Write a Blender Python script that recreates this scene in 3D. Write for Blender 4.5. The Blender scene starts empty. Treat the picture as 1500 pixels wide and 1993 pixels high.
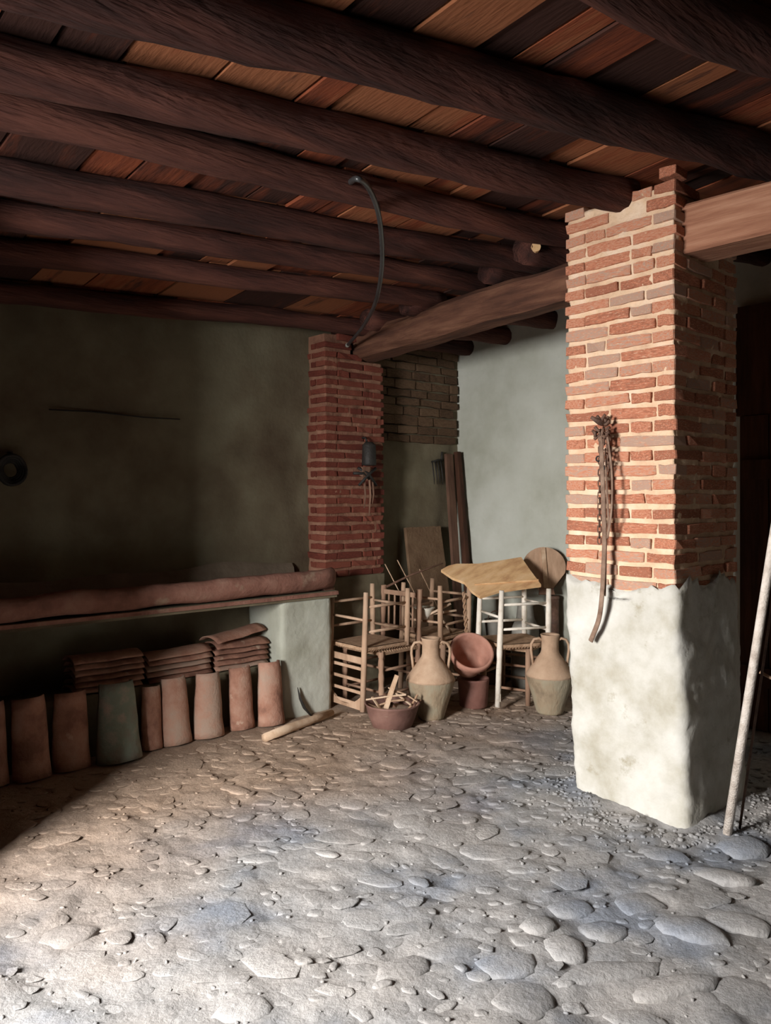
import bpy, bmesh, math, random
from mathutils import Vector, Matrix, Euler, noise
R = random.Random(7)
S = bpy.context.scene
C = S.collection
PI = math.pi

# ------------------------------------------------------------------ camera
F, HOR, CX = 1540.0, 960.0, 750.0          # focal length (px), horizon row, centre column of the 1500x1993 frame
FW = Vector((0.664, 0.747, 0)).normalized()  # viewing direction; x runs along the trough wall, y towards it
RT = Vector((FW.y, -FW.x, 0))
EYE = 1.5
cam_d = bpy.data.cameras.new('camera'); cam = bpy.data.objects.new('camera', cam_d); C.objects.link(cam)
cam.location = (0, 0, EYE)
cam.rotation_euler = (PI/2, 0, math.atan2(FW.y, FW.x) - PI/2)
cam_d.sensor_fit = 'VERTICAL'; cam_d.sensor_height = 36.0; cam_d.lens = 36.0*F/1993
cam_d.shift_y = -(1993/2 - HOR)/1993
cam_d.clip_start = 0.02
S.camera = cam

# ------------------------------------------------------------------ light
def lin(c):
    c = c/255.0
    return c/12.92 if c <= 0.04045 else ((c+0.055)/1.055)**2.4
def rgb(r, g, b): return (lin(r), lin(g), lin(b), 1)
w = bpy.data.worlds.new('daylight'); S.world = w; w.use_nodes = True
w.node_tree.nodes['Background'].inputs[0].default_value = (0.62, 0.72, 0.90, 1)
w.node_tree.nodes['Background'].inputs[1].default_value = 0.35
la = bpy.data.lights.new('daylight_outside_doorway', 'AREA'); la.shape = 'RECTANGLE'
la.size = 2.2; la.size_y = 2.8; la.energy = 2550; la.color = (1.0, 0.985, 0.975)
lo = bpy.data.objects.new('daylight_outside_doorway', la); C.objects.link(lo)
lo.location = (-3.0, 1.8, 2.4); lo.rotation_euler = (0, -PI/2, 0)   # emits towards +x, through the doorway
S.view_settings.view_transform = 'Standard'; S.view_settings.look = 'None'
S.view_settings.gamma = 1; S.view_settings.use_curve_mapping = False
S.view_settings.exposure = 0.0

# ------------------------------------------------------------------ pixel helpers (direction only; a plane or a depth gives the place)
def at(px, py, depth):
    X = (px-CX)/F*depth
    p = RT*X + FW*depth
    return Vector((p.x, p.y, EYE - (py-HOR)/F*depth))
def on_floor(px, py, z=0.0): return at(px, py, (EYE-z)*F/(py-HOR))
def on_y(px, py, y):
    k = (px-CX)/F
    return at(px, py, y/(RT.y*k + FW.y))
def on_x(px, py, x):
    k = (px-CX)/F
    return at(px, py, x/(RT.x*k + FW.x))

# ------------------------------------------------------------------ materials
def mat(name, cols, scale=6.0, rough=0.9, bump=0.3, bscale=None, stretch=(1,1,1), rand=0.0, hue=0.0, spec=0.25,
        pos='Object', speck=None, detail=6.0, metal=0.0, bdist=0.01):
    m = bpy.data.materials.new(name); m.use_nodes = True
    nt = m.node_tree; N = nt.nodes; L = nt.links
    b = N['Principled BSDF']; b.inputs['Roughness'].default_value = rough; b.inputs['Specular IOR Level'].default_value = spec
    b.inputs['Metallic'].default_value = metal
    if pos == 'World':
        g = N.new('ShaderNodeNewGeometry'); src = g.outputs['Position']
    else:
        tc = N.new('ShaderNodeTexCoord'); src = tc.outputs['Object']
    oi = N.new('ShaderNodeObjectInfo')
    mp = N.new('ShaderNodeMapping'); mp.inputs['Scale'].default_value = stretch
    L.new(src, mp.inputs['Vector'])
    vec = mp.outputs['Vector']
    if pos != 'World':
        ad = N.new('ShaderNodeVectorMath'); ad.operation = 'ADD'
        sc = N.new('ShaderNodeVectorMath'); sc.operation = 'SCALE'; sc.inputs[0].default_value = (37, 53, 71)
        L.new(oi.outputs['Random'], sc.inputs['Scale']); L.new(vec, ad.inputs[0]); L.new(sc.outputs[0], ad.inputs[1])
        vec = ad.outputs[0]
    n = N.new('ShaderNodeTexNoise'); n.inputs['Scale'].default_value = scale; n.inputs['Detail'].default_value = detail
    n.inputs['Roughness'].default_value = 0.6
    L.new(vec, n.inputs['Vector'])
    cr = N.new('ShaderNodeValToRGB')
    el = cr.color_ramp.elements
    k = len(cols)
    el[0].position = 0.3; el[0].color = cols[0]; el[1].position = 0.7; el[1].color = cols[-1]
    for i in range(1, k-1):
        e = el.new(0.3 + 0.4*i/(k-1)); e.color = cols[i]
    fac = n.outputs['Fac']
    if rand:
        mm = N.new('ShaderNodeMath'); mm.operation = 'MULTIPLY_ADD'; mm.inputs[1].default_value = rand; mm.inputs[2].default_value = -rand/2
        L.new(oi.outputs['Random'], mm.inputs[0])
        a2 = N.new('ShaderNodeMath'); a2.operation = 'ADD'; L.new(fac, a2.inputs[0]); L.new(mm.outputs[0], a2.inputs[1]); fac = a2.outputs[0]
    L.new(fac, cr.inputs['Fac'])
    col = cr.outputs['Color']
    if speck:                                     # (colour, scale, threshold) stains with a shape of their own
        for (sc_c, s_s, thr) in speck:
            n2 = N.new('ShaderNodeTexNoise'); n2.inputs['Scale'].default_value = s_s; n2.inputs['Detail'].default_value = 5
            n2.inputs['Roughness'].default_value = 0.65
            L.new(vec, n2.inputs['Vector'])
            r2 = N.new('ShaderNodeValToRGB'); r2.color_ramp.elements[0].position = thr; r2.color_ramp.elements[1].position = thr+0.10
            r2.color_ramp.elements[0].color = (0,0,0,1); r2.color_ramp.elements[1].color = (1,1,1,1)
            L.new(n2.outputs['Fac'], r2.inputs['Fac'])
            mx = N.new('ShaderNodeMix'); mx.data_type = 'RGBA'; mx.inputs[7].default_value = sc_c
            L.new(r2.outputs['Color'], mx.inputs[0]); L.new(col, mx.inputs[6]); col = mx.outputs[2]
    L.new(col, b.inputs['Base Color'])
    if bump:
        nb = N.new('ShaderNodeTexNoise'); nb.inputs['Scale'].default_value = bscale or scale*6; nb.inputs['Detail'].default_value = 6
        L.new(vec, nb.inputs['Vector'])
        bp = N.new('ShaderNodeBump'); bp.inputs['Strength'].default_value = bump; bp.inputs['Distance'].default_value = bdist
        L.new(nb.outputs['Fac'], bp.inputs['Height']); L.new(bp.outputs['Normal'], b.inputs['Normal'])
    return m

M = {}
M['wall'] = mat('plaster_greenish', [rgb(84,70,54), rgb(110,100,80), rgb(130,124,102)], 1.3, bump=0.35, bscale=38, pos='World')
M['shade'] = mat('plaster_dark_low_bounce', [rgb(70,58,48), rgb(92,78,64)], 1.6, bump=0.3, pos='World')  # unseen walls, coloured dark to cut the bounced light
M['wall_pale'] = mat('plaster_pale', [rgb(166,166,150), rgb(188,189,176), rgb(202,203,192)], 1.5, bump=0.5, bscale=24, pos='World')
M['base_plaster'] = mat('plaster_pillar_base', [rgb(160,154,138), rgb(186,182,172), rgb(202,199,191)], 4.0, bump=0.5, bscale=26, pos='World',
                speck=[(rgb(150,142,122), 5.0, 0.6)])
M['mortar'] = mat('mortar', [rgb(190,156,128), rgb(216,184,152), rgb(226,200,174)], 7, bump=0.7, bscale=60, pos='World')
M['mortar_dim'] = mat('mortar_dim', [rgb(116,80,64), rgb(140,100,80), rgb(154,116,94)], 7, bump=0.7, bscale=60, pos='World')  # darker copy of the mortar; the far pillar's dim light is in the colour
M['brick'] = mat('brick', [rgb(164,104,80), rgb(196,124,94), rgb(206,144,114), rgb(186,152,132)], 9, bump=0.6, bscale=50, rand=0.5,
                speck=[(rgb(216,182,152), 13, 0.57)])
M['brick_dim'] = mat('brick_dim', [rgb(100,50,40), rgb(120,60,47), rgb(134,76,60)], 9, bump=0.6, bscale=50, rand=0.4)  # deeper red brick, darkened further to paint in the far pillar's dim light
M['adobe'] = mat('adobe_block', [rgb(82,62,46), rgb(104,80,60), rgb(118,94,72)], 8, bump=0.7, bscale=40, rand=0.3)
M['log'] = mat('log_wood', [rgb(46,27,23), rgb(72,42,35), rgb(96,58,47)], 5, bump=0.7, bscale=26, stretch=(0.35,3,3), rand=0.15,
                speck=[(rgb(104,62,48), 5, 0.64)], bdist=0.02)
M['girder'] = mat('girder_wood', [rgb(66,42,33), rgb(94,62,47), rgb(122,86,66)], 6, bump=0.6, bscale=26, stretch=(3,0.35,3), bdist=0.015)
M['beam'] = mat('beam_wood', [rgb(126,82,62), rgb(154,108,84), rgb(176,132,106)], 6, bump=0.4, bscale=26, stretch=(4,0.3,5), bdist=0.01)
M['ceil'] = mat('ceiling_board', [rgb(58,34,27), rgb(106,54,35), rgb(132,68,42), rgb(142,88,58)], 3.2, bump=0.35, bscale=24, stretch=(3,0.5,1), rand=0.75,
                speck=[(rgb(70,44,36), 2.6, 0.60)])
M['ceil_dark'] = mat('ceiling_back', [rgb(60,42,34), rgb(80,56,44)], 4)
M['lip'] = mat('trough_lip', [rgb(104,72,60), rgb(134,94,80), rgb(150,114,98)], 5, bump=0.5, bscale=40, pos='World', speck=[(rgb(150,128,108), 3.0, 0.58)])
M['basin_in'] = mat('trough_inside', [rgb(96,84,70), rgb(122,108,92)], 5, bump=0.5, pos='World')
M['tile'] = mat('roof_tile', [rgb(134,96,80), rgb(164,120,100), rgb(176,138,118), rgb(172,146,128)], 7, bump=0.4, bscale=60, rand=0.35, speck=[(rgb(196,170,148), 9, 0.64)])
M['tile_moss'] = mat('roof_tile_mossy', [rgb(104,98,90), rgb(136,130,118), rgb(134,146,132), rgb(176,158,144)], 6, bump=0.5, bscale=60)
M['chair'] = mat('chair_wood', [rgb(152,122,98), rgb(180,148,122), rgb(196,166,140)], 10, bump=0.3, stretch=(1,1,0.3), rand=0.15)
M['chair_dark'] = mat('chair_wood_dark', [rgb(124,94,76), rgb(150,118,96), rgb(168,136,112)], 10, bump=0.3, stretch=(1,1,0.3), rand=0.15)
M['chair_white'] = mat('chair_paint_white', [rgb(206,190,170), rgb(232,222,206), rgb(238,230,218)], 12, bump=0.25, rough=0.6, speck=[(rgb(150,120,96), 18, 0.66)])
M['rush'] = mat('rush', [rgb(140,110,86), rgb(170,138,110), rgb(186,156,128)], 30, bump=0.4, bscale=120)
M['clay'] = mat('jug_clay_dusty', [rgb(154,126,102), rgb(178,148,122), rgb(190,162,136)], 8, bump=0.3, bscale=70)
M['clay_low'] = mat('jug_clay_glaze', [rgb(128,112,92), rgb(154,136,112), rgb(156,146,124), rgb(182,164,140)], 9, bump=0.5, bscale=50, stretch=(1,1,0.5), rough=0.6)
M['terra'] = mat('terracotta', [rgb(150,106,90), rgb(174,126,108), rgb(184,142,124)], 6, bump=0.25, bscale=80)
M['terra_dark'] = mat('terracotta_dark', [rgb(98,68,60), rgb(122,84,74), rgb(140,102,90)], 6, bump=0.3, rough=0.55, speck=[(rgb(176,150,134), 16, 0.68)])
M['basin'] = mat('basin_enamel', [rgb(104,76,68), rgb(122,90,80), rgb(138,106,94)], 6, bump=0.3, rough=0.65, speck=[(rgb(160,130,114), 12, 0.66)])
M['wood_pale'] = mat('wood_pale', [rgb(188,142,100), rgb(218,176,128), rgb(228,192,148)], 5, bump=0.3, stretch=(0.3,3,3), speck=[(rgb(110,76,52), 22, 0.70)])
M['stick'] = mat('stick_wood', [rgb(156,124,98), rgb(184,154,126), rgb(198,172,146)], 14, bump=0.3, rand=0.5)
M['stick_dark'] = mat('old_wood_dark', [rgb(84,60,48), rgb(110,82,66), rgb(128,98,80)], 8, bump=0.4, stretch=(1,1,0.25), rand=0.2)
M['iron'] = mat('rusty_iron', [rgb(66,48,40), rgb(96,70,56), rgb(120,90,72)], 20, bump=0.4, rough=0.7, spec=0.4)
M['iron_black'] = mat('black_iron', [rgb(34,32,30), rgb(52,48,44)], 12, bump=0.4, rough=0.6)
M['conduit'] = mat('conduit_plastic', [rgb(40,40,40), rgb(62,62,62)], 6, bump=0, rough=0.35, spec=0.6)
M['zinc'] = mat('zinc', [rgb(120,116,108), rgb(150,146,136)], 8, bump=0.2, rough=0.6)
M['china'] = mat('china', [rgb(206,200,184), rgb(222,216,200)], 5, bump=0, rough=0.4)
M['cloth'] = mat('green_sacking', [rgb(66,72,60), rgb(88,92,78)], 10, bump=0.5)
M['leather'] = mat('leather_strap', [rgb(98,76,62), rgb(126,102,86), rgb(148,124,106)], 16, bump=0.3)
M['door'] = mat('dark_door_wood', [rgb(56,36,26), rgb(78,50,36), rgb(92,60,44)], 5, bump=0.4, stretch=(3,3,0.3), rand=0.2)
M['pole'] = mat('pole_wood', [rgb(166,152,140), rgb(198,186,174), rgb(212,202,192)], 22, bump=0.4)

# dusty ground: grey dust with cool skylight painted in near the doorway, earthy brown near the trough; shared by soil and stones
def ground_mat(name, lift):
    m = bpy.data.materials.new(name); m.use_nodes = True
    nt = m.node_tree; N = nt.nodes; L = nt.links
    b = N['Principled BSDF']; b.inputs['Roughness'].default_value = 0.95; b.inputs['Specular IOR Level'].default_value = 0.15
    g = N.new('ShaderNodeNewGeometry'); oi = N.new('ShaderNodeObjectInfo')
    n1 = N.new('ShaderNodeTexNoise'); n1.inputs['Scale'].default_value = 2.2; n1.inputs['Detail'].default_value = 6
    L.new(g.outputs['Position'], n1.inputs['Vector'])
    r1 = N.new('ShaderNodeValToRGB'); e = r1.color_ramp.elements
    e[0].position = 0.34; e[0].color = rgb(120+lift, 124+lift, 131+lift); e[1].position = 0.66; e[1].color = rgb(156+lift, 151+lift, 146+lift)
    q = e.new(0.48); q.color = rgb(140+lift, 138+lift, 136+lift)
    L.new(n1.outputs['Fac'], r1.inputs['Fac'])
    sx = N.new('ShaderNodeSeparateXYZ'); L.new(g.outputs['Position'], sx.inputs[0])
    n3 = N.new('ShaderNodeTexNoise'); n3.inputs['Scale'].default_value = 1.3; n3.inputs['Detail'].default_value = 3
    L.new(g.outputs['Position'], n3.inputs['Vector'])
    ma = N.new('ShaderNodeMath'); ma.operation = 'MULTIPLY_ADD'; ma.inputs[1].default_value = 1.6; ma.inputs[2].default_value = -0.8
    L.new(n3.outputs['Fac'], ma.inputs[0])
    ad = N.new('ShaderNodeMath'); ad.operation = 'ADD'; L.new(ma.outputs[0], ad.inputs[0]); L.new(sx.outputs['Y'], ad.inputs[1])
    mr = N.new('ShaderNodeMapRange'); mr.inputs['From Min'].default_value = 2.5; mr.inputs['From Max'].default_value = 3.7
    L.new(ad.outputs[0], mr.inputs['Value'])
    mx = N.new('ShaderNodeMix'); mx.data_type = 'RGBA'; mx.inputs[7].default_value = rgb(154+lift, 132+lift, 113+lift)
    L.new(mr.outputs[0], mx.inputs[0]); L.new(r1.outputs['Color'], mx.inputs[6])
    n2 = N.new('ShaderNodeTexNoise'); n2.inputs['Scale'].default_value = 40; n2.inputs['Detail'].default_value = 6
    L.new(g.outputs['Position'], n2.inputs['Vector'])
    hs = N.new('ShaderNodeHueSaturation')
    mv = N.new('ShaderNodeMath'); mv.operation = 'MULTIPLY_ADD'; mv.inputs[1].default_value = 0.7; mv.inputs[2].default_value = 0.65
    L.new(n2.outputs['Fac'], mv.inputs[0])
    rv = N.new('ShaderNodeMath'); rv.operation = 'MULTIPLY_ADD'; rv.inputs[1].default_value = 0.3 if lift else 0.0; rv.inputs[2].default_value = -0.15 if lift else 0.0
    L.new(oi.outputs['Random'], rv.inputs[0])
    av = N.new('ShaderNodeMath'); av.operation = 'ADD'; L.new(mv.outputs[0], av.inputs[0]); L.new(rv.outputs[0], av.inputs[1])
    L.new(mx.outputs[2], hs.inputs['Color']); L.new(av.outputs[0], hs.inputs['Value'])
    L.new(hs.outputs['Color'], b.inputs['Base Color'])
    nb = N.new('ShaderNodeTexNoise'); nb.inputs['Scale'].default_value = 55; nb.inputs['Detail'].default_value = 7; nb.inputs['Roughness'].default_value = 0.65
    L.new(g.outputs['Position'], nb.inputs['Vector'])
    bp = N.new('ShaderNodeBump'); bp.inputs['Strength'].default_value = 0.6; bp.inputs['Distance'].default_value = 0.012
    L.new(nb.outputs['Fac'], bp.inputs['Height']); L.new(bp.outputs['Normal'], b.inputs['Normal'])
    return m
M['soil'] = ground_mat('dusty_soil', 0)
M['stone'] = ground_mat('dusty_stone', 5)

# ------------------------------------------------------------------ mesh helpers
class MB:
    def __init__(self): self.v = []; self.f = []
    def add(self, vs, fs):
        o = len(self.v); self.v += [tuple(p) for p in vs]; self.f += [tuple(i+o for i in f) for f in fs]; return self
    def box(self, c, s, rot=None, jit=0.0):
        x, y, z = s[0]/2, s[1]/2, s[2]/2
        vs = [Vector(p) for p in ((-x,-y,-z),(x,-y,-z),(x,y,-z),(-x,y,-z),(-x,-y,z),(x,-y,z),(x,y,z),(-x,y,z))]
        if jit: vs = [p + Vector((R.uniform(-jit,jit), R.uniform(-jit,jit), R.uniform(-jit,jit))) for p in vs]
        if rot is not None: vs = [rot @ p for p in vs]
        c = Vector(c)
        return self.add([p+c for p in vs], [(0,3,2,1),(4,5,6,7),(0,1,5,4),(1,2,6,5),(2,3,7,6),(3,0,4,7)])
    def tube(self, pts, rad, seg=8, caps=True, wob=0.0, ridge=None, flat=1.0):
        pts = [Vector(p) for p in pts]; n = len(pts)
        if not hasattr(rad, '__len__'): rad = [rad]*n
        vs = []; fs = []
        t0 = (pts[1]-pts[0]).normalized()
        up = Vector((0,0,1)) if abs(t0.z) < 0.9 else Vector((1,0,0))
        nrm = (up - t0*up.dot(t0)).normalized()
        for i in range(n):
            t = (pts[min(i+1,n-1)]-pts[max(i-1,0)]).normalized()
            nrm = (nrm - t*nrm.dot(t)).normalized(); bn = t.cross(nrm)
            for k in range(seg):
                a = 2*PI*k/seg
                d = nrm*math.cos(a)*flat + bn*math.sin(a)
                r = rad[i]
                p = pts[i] + d*r
                if wob: p += d*(r*wob*noise.fractal(Vector((p.x*2.2, p.y*11, p.z*11)), 0.8, 2.0, 4))
                vs.append(p)
        for i in range(n-1):
            for k in range(seg):
                a = i*seg+k; b = i*seg+(k+1) % seg
                fs.append((a, b, b+seg, a+seg))
        if caps:
            fs.append(tuple(range(seg))[::-1]); fs.append(tuple(range((n-1)*seg, n*seg)))
        return self.add(vs, fs)
    def lathe(self, prof, seg=28, mtx=None, jit=0.0):
        vs = []; fs = []; n = len(prof)
        for r, z in prof:
            for k in range(seg):
                a = 2*PI*k/seg
                q = r*(1 + (jit*noise.noise(Vector((math.cos(a)*1.5, math.sin(a)*1.5, z*8))) if jit else 0))
                p = Vector((q*math.cos(a), q*math.sin(a), z))
                vs.append(mtx @ p if mtx is not None else p)
        for i in range(n-1):
            for k in range(seg):
                a = i*seg+k; b = i*seg+(k+1) % seg
                fs.append((a, b, b+seg, a+seg))
        fs.append(tuple(range(seg))[::-1]); 
        return self.add(vs, fs)
    def prism(self, poly, z0, z1, mtx=None):
        n = len(poly)
        vs = [Vector((x, y, z0)) for x, y in poly] + [Vector((x, y, z1)) for x, y in poly]
        if mtx is not None: vs = [mtx @ p for p in vs]
        return self.add(vs, [tuple(range(n))[::-1], tuple(range(n, 2*n))] + [(i, (i+1) % n, n+(i+1) % n, n+i) for i in range(n)])
    def mesh(self, name, smooth=False):
        me = bpy.data.meshes.new(name); me.from_pydata(self.v, [], self.f); me.update()
        if smooth: me.polygons.foreach_set('use_smooth', [True]*len(me.polygons))
        return me
    def build(self, name, m, parent=None, smooth=False, bevel=0.0):
        o = put(name, self.mesh(name, smooth), m, parent)
        if bevel:
            b = o.modifiers.new('bevel', 'BEVEL'); b.width = bevel; b.segments = 2; b.limit_method = 'ANGLE'
        return o
def put(name, me, m, parent=None):
    if m is not None and not me.materials: me.materials.append(m)
    o = bpy.data.objects.new(name, me); C.objects.link(o)
    if parent is not None: o.parent = parent
    return o
def tag(o, label, cat, group=None):
    o['label'] = label; o['category'] = cat
    if group: o['group'] = group
    return o
def thing(name, label, cat, loc=(0,0,0), rot=(0,0,0), group=None):
    o = bpy.data.objects.new(name, None); C.objects.link(o); o.empty_display_size = 0.1
    o.location = loc; o.rotation_euler = rot
    return tag(o, label, cat, group)
def struct(o): o['kind'] = 'structure'; return o
def fr(p, o=5, h=0.9): return noise.fractal(Vector(p), h, 2.0, o)
def wall_sheet(name, m, origin, du, dv, nu, nv, normal, amp, freq=3.0, parent=None, clip=None):
    """a rough plastered sheet: origin + u*du + v*dv, bumped along its normal"""
    origin, du, dv, normal = map(Vector, (origin, du, dv, normal))
    vs = []; fs = []
    for j in range(nv+1):
        for i in range(nu+1):
            p = origin + du*(i/nu) + dv*(j/nv)
            vs.append(p + normal*(amp*fr(p*freq)))
    for j in range(nv):
        for i in range(nu):
            a = j*(nu+1)+i
            fs.append((a, a+1, a+nu+2, a+nu+1))
    return MB().add(vs, fs).build(name, m, parent, smooth=True)

# ------------------------------------------------------------------ the shell
XR, YB = 5.13, 4.815           # pale wall, trough wall
def zc(x, y): return 2.995 + 0.05*(x-3.33) - 0.092*(y-2.1)    # sloping underside of the ceiling boards

# floor soil
def hfloor(x, y):
    p = Vector((x, y, 0))
    h = 0.016*fr(p*1.7, 4) + 0.015*fr(p*6.5+Vector((5,3,1)), 6, 0.75)
    d = max(0.0, 1 - (math.hypot(x-3.62, y-2.02)-0.36)/0.28)     # rubble banked round the pillar foot
    if d > 0: h += 0.035*min(1, d)*(0.6+0.8*noise.noise(Vector((x*9, y*9, 2))))
    e = min(1.0, max(0.0, (4.4-y)/0.5))
    return h*(0.25+0.75*e)
gx = [-6.0, -4.0, -3.0, -1.9, -1.0, -0.4, 0.0] + [0.25+0.022*i for i in range(223)]
gy = [-4.0, -3.0, -2.0, -1.2] + [-0.7+0.022*i for i in range(252)]
vs = [(x, y, hfloor(x, y)) for y in gy for x in gx]
nx = len(gx)
fs = [(j*nx+i, j*nx+i+1, (j+1)*nx+i+1, (j+1)*nx+i) for j in range(len(gy)-1) for i in range(nx-1)]
floor = struct(MB().add(vs, fs).build('floor', M['soil'], smooth=True))
floor['label'] = 'uneven dusty stone-paved stable floor'

def quad(name, pts, m): return struct(MB().add(pts, [(0,1,2,3)]).build(name, m))
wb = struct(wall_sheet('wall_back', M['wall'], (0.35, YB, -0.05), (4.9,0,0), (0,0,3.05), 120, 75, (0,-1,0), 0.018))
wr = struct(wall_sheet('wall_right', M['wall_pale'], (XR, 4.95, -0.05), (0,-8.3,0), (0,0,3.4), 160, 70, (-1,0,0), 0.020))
# added unseen partition that keeps the daylight off the near end of the trough
struct(MB().box((0.45, 4.02, 1.5), (0.2, 1.60, 3.1)).build('added_shade_wall', M['shade']))
# doorway wall behind the viewer: two piers and a lintel round a wide barn doorway
def solid(name, x0, x1, y0, y1, z0, z1, m): return struct(MB().box(((x0+x1)/2, (y0+y1)/2, (z0+z1)/2), (x1-x0, y1-y0, z1-z0)).build(name, m))
solid('wall_front', -1.25, -1.0, 2.62, 5.0, 0, 3.2, M['shade'])
solid('wall_entrance', -1.25, -1.0, -3.4, 1.72, 0, 3.2, M['shade'])
solid('trim_1', -1.25, -1.0, 1.72, 2.62, 2.25, 3.2, M['shade'])
solid('wall_side', -1.25, 5.3, -3.5, -3.35, 0, 3.6, M['shade'])
solid('wall_rear', -1.25, 0.35, 4.85, 5.0, 0, 3.2, M['shade'])

# ceiling: dark backing with the boards below it
def ceil_pt(x, y, dz): return (x, y, zc(x, y)+dz)
cb = MB()
pts = [(-1.3,-3.5),(5.3,-3.5),(5.3,5.0),(-1.3,5.0)]
cb.add([ceil_pt(x, y, 0.05) for x, y in pts] + [ceil_pt(x, y, 0.12) for x, y in pts], [(0,1,2,3),(7,6,5,4),(0,4,5,1),(1,5,6,2),(2,6,7,3),(3,7,4,0)])
ceiling = struct(cb.build('ceiling', M['ceil_dark']))

# log axes (x0,y0)->(x1,y1), radius
LOGS = [((-1.8,1.95),(5.1,0.62),0.092), ((-1.8,2.45),(5.1,1.22),0.090), ((-1.8,2.86),(3.42,2.06),0.078), ((-1.8,2.90),(3.80,2.55),0.070),
        ((-1.8,3.50),(3.86,2.93),0.073), ((-1.8,3.78),(3.86,3.35),0.062), ((-1.8,4.28),(3.90,3.78),0.062), ((-1.8,4.75),(3.92,4.50),0.062)]
LOGS = [((-1.0, a[1]+(b[1]-a[1])*0.8/(b[0]-a[0])), b, r) for a, b, r in LOGS]
FAR = [((3.62,2.33),(5.2,2.15),0.08), ((3.53,2.81),(5.2,2.60),0.075), ((3.64,3.19),(5.2,3.12),0.075), ((3.64,3.89),(5.2,3.81),0.078), ((3.66,4.31),(5.2,4.26),0.075), ((3.68,4.68),(5.2,4.70),0.07)]
LOGZ = 0.105
def log_at(a, b, t): return Vector((a[0]+(b[0]-a[0])*t, a[1]+(b[1]-a[1])*t, 0))
def make_log(i, a, b, r, label, group, far=False):
    L = math.hypot(b[0]-a[0], b[1]-a[1]); n = int(L/0.09)+1
    pts = []; rad = []
    for k in range(n+1):
        p = log_at(a, b, k/n)
        wx = 0.035*noise.noise(Vector((p.x*0.9, i*7.3, 0))) + 0.012*noise.noise(Vector((p.x*3, i*3.1, 5)))
        wz = 0.022*noise.noise(Vector((p.x*0.9, i*5.1, 9)))
        pts.append((p.x, p.y+wx, zc(p.x, p.y)-r*0.93+wz)); rad.append(r*(1.04-0.10*k/n)*(1+0.10*noise.noise(Vector((p.x*1.7, i*11, 3)))))
    o = MB().tube(pts, rad, 20, wob=0.16).build('roof_log', M['log'], smooth=True)
    tag(o, label, 'log', group)
    return o
GL = 'roof logs over the trough bay'; GF = 'roof logs beyond the girder'
llab = ['thick knotty roof log nearest above the squared timber beam', 'thick dark roof log passing over the top of the sunlit brick pillar',
        'dark roof log whose cut end is set into the sunlit brick pillar', 'roof log with the grey conduit hanging from it',
        'stout dark roof log next to the conduit log on the trough side', 'thin dark roof log next to the stout log, ending on the girder', 'thin dark roof log next to the lowest log along the trough wall', 'lowest dark roof log lying along the top of the trough wall']
for i, (a, b, r) in enumerate(LOGS):
    lg = make_log(i, a, b, r, llab[i], GL)
    if i == 3: conduit_log = lg
for i, (a, b, r) in enumerate(FAR):
    fl = make_log(20+i, a, b, r, ['sixth', 'fifth', 'fourth', 'third', 'second', 'nearest'][i]+' short roof log from the back wall, running from the girder into the pale wall', GF, True)
    if i == 1: far_log = fl
# sawn branch stub on one of the short logs
sp = Vector((3.60, 2.795, zc(3.6, 2.8)-0.078))
MB().tube([sp, sp-FW*0.095], [0.030,0.027], 12).build('branch_stub', M['wood_pale'], far_log)

# ceiling boards spanning from log to log
edges = [((-1.8,-0.9),(5.1,-1.0))] + [((-1.8,1.0),(5.1,0.2))] + [(a, b) for a, b, r in LOGS] + [((-1.8,5.0),(5.1,5.0))]
def yedge(e, x): (x0,y0),(x1,y1) = e; return y0+(y1-y0)*(x-x0)/(x1-x0)
nb = 0
for g in range(1, len(edges)-1):
    x = -0.6 if g < 3 else -0.2
    while x < 5.08:
        wdt = R.choice([0.13,0.16,0.2,0.24,0.30,0.36]) * (1.0 if g < 6 else 1.25)
        x1 = min(x+wdt, 5.1); gap = 0.006
        skew = R.uniform(-0.02, 0.02); dz = R.uniform(0, 0.018)
        q = []
        for zz in (0, 0.025):
            for (xx, e) in ((x+gap, edges[g+1]), (x1-gap, edges[g+1]), (x1-gap, edges[g]), (x+gap, edges[g])):
                yy = yedge(e, xx); xk = xx + (skew if e is edges[g] else 0)*0.3
                q.append((xk, yy, zc(xk, yy)+zz+dz))
        MB().add(q, [(0,1,2,3)[::-1],(4,5,6,7),(0,1,5,4),(1,2,6,5),(2,3,7,6),(3,0,4,7)]).build('plank', M['ceil'], ceiling)
        x = x1; nb += 1

# girder from pillar to pillar, squared beam on the near side of the pillar
def timber(name, m, p0, p1, wd, ht, label, cat, n=40, amp=0.012, wane=0.02):
    p0 = Vector(p0); p1 = Vector(p1); d = (p1-p0).normalized(); s = d.cross(Vector((0,0,1))).normalized(); u = s.cross(d)
    a, b = wd/2, ht/2; c = wane
    ring = [(-a+c,-b),(a-c,-b),(a,-b+c),(a,b-c),(a-c,b),(0,b),(-a+c,b),(-a,b-c),(-a,0),(-a,-b+c)]
    vs = []; fs = []; k = len(ring)
    for i in range(n+1):
        q = p0 + (p1-p0)*(i/n)
        for (x, z) in ring:
            p = q + s*x + u*z
            p += (s*(1 if x > 0 else -1) + u*(1 if z > 0 else -1))*amp*fr((p.x*3, p.y*1.2, p.z*5))
            vs.append(p)
    for i in range(n):
        for j in range(k): fs.append((i*k+j, i*k+(j+1) % k, (i+1)*k+(j+1) % k, (i+1)*k+j))
    fs.append(tuple(range(k))[::-1]); fs.append(tuple(range(n*k, (n+1)*k)))
    return tag(MB().add(vs, fs).build(name, m), label, cat)
timber('girder', M['girder'], (3.72,2.28,2.69), (3.90,4.70,2.61), 0.22, 0.20, 'hewn brown timber girder from the sunlit pillar to the dim pillar', 'beam', amp=0.02, wane=0.035)
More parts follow.
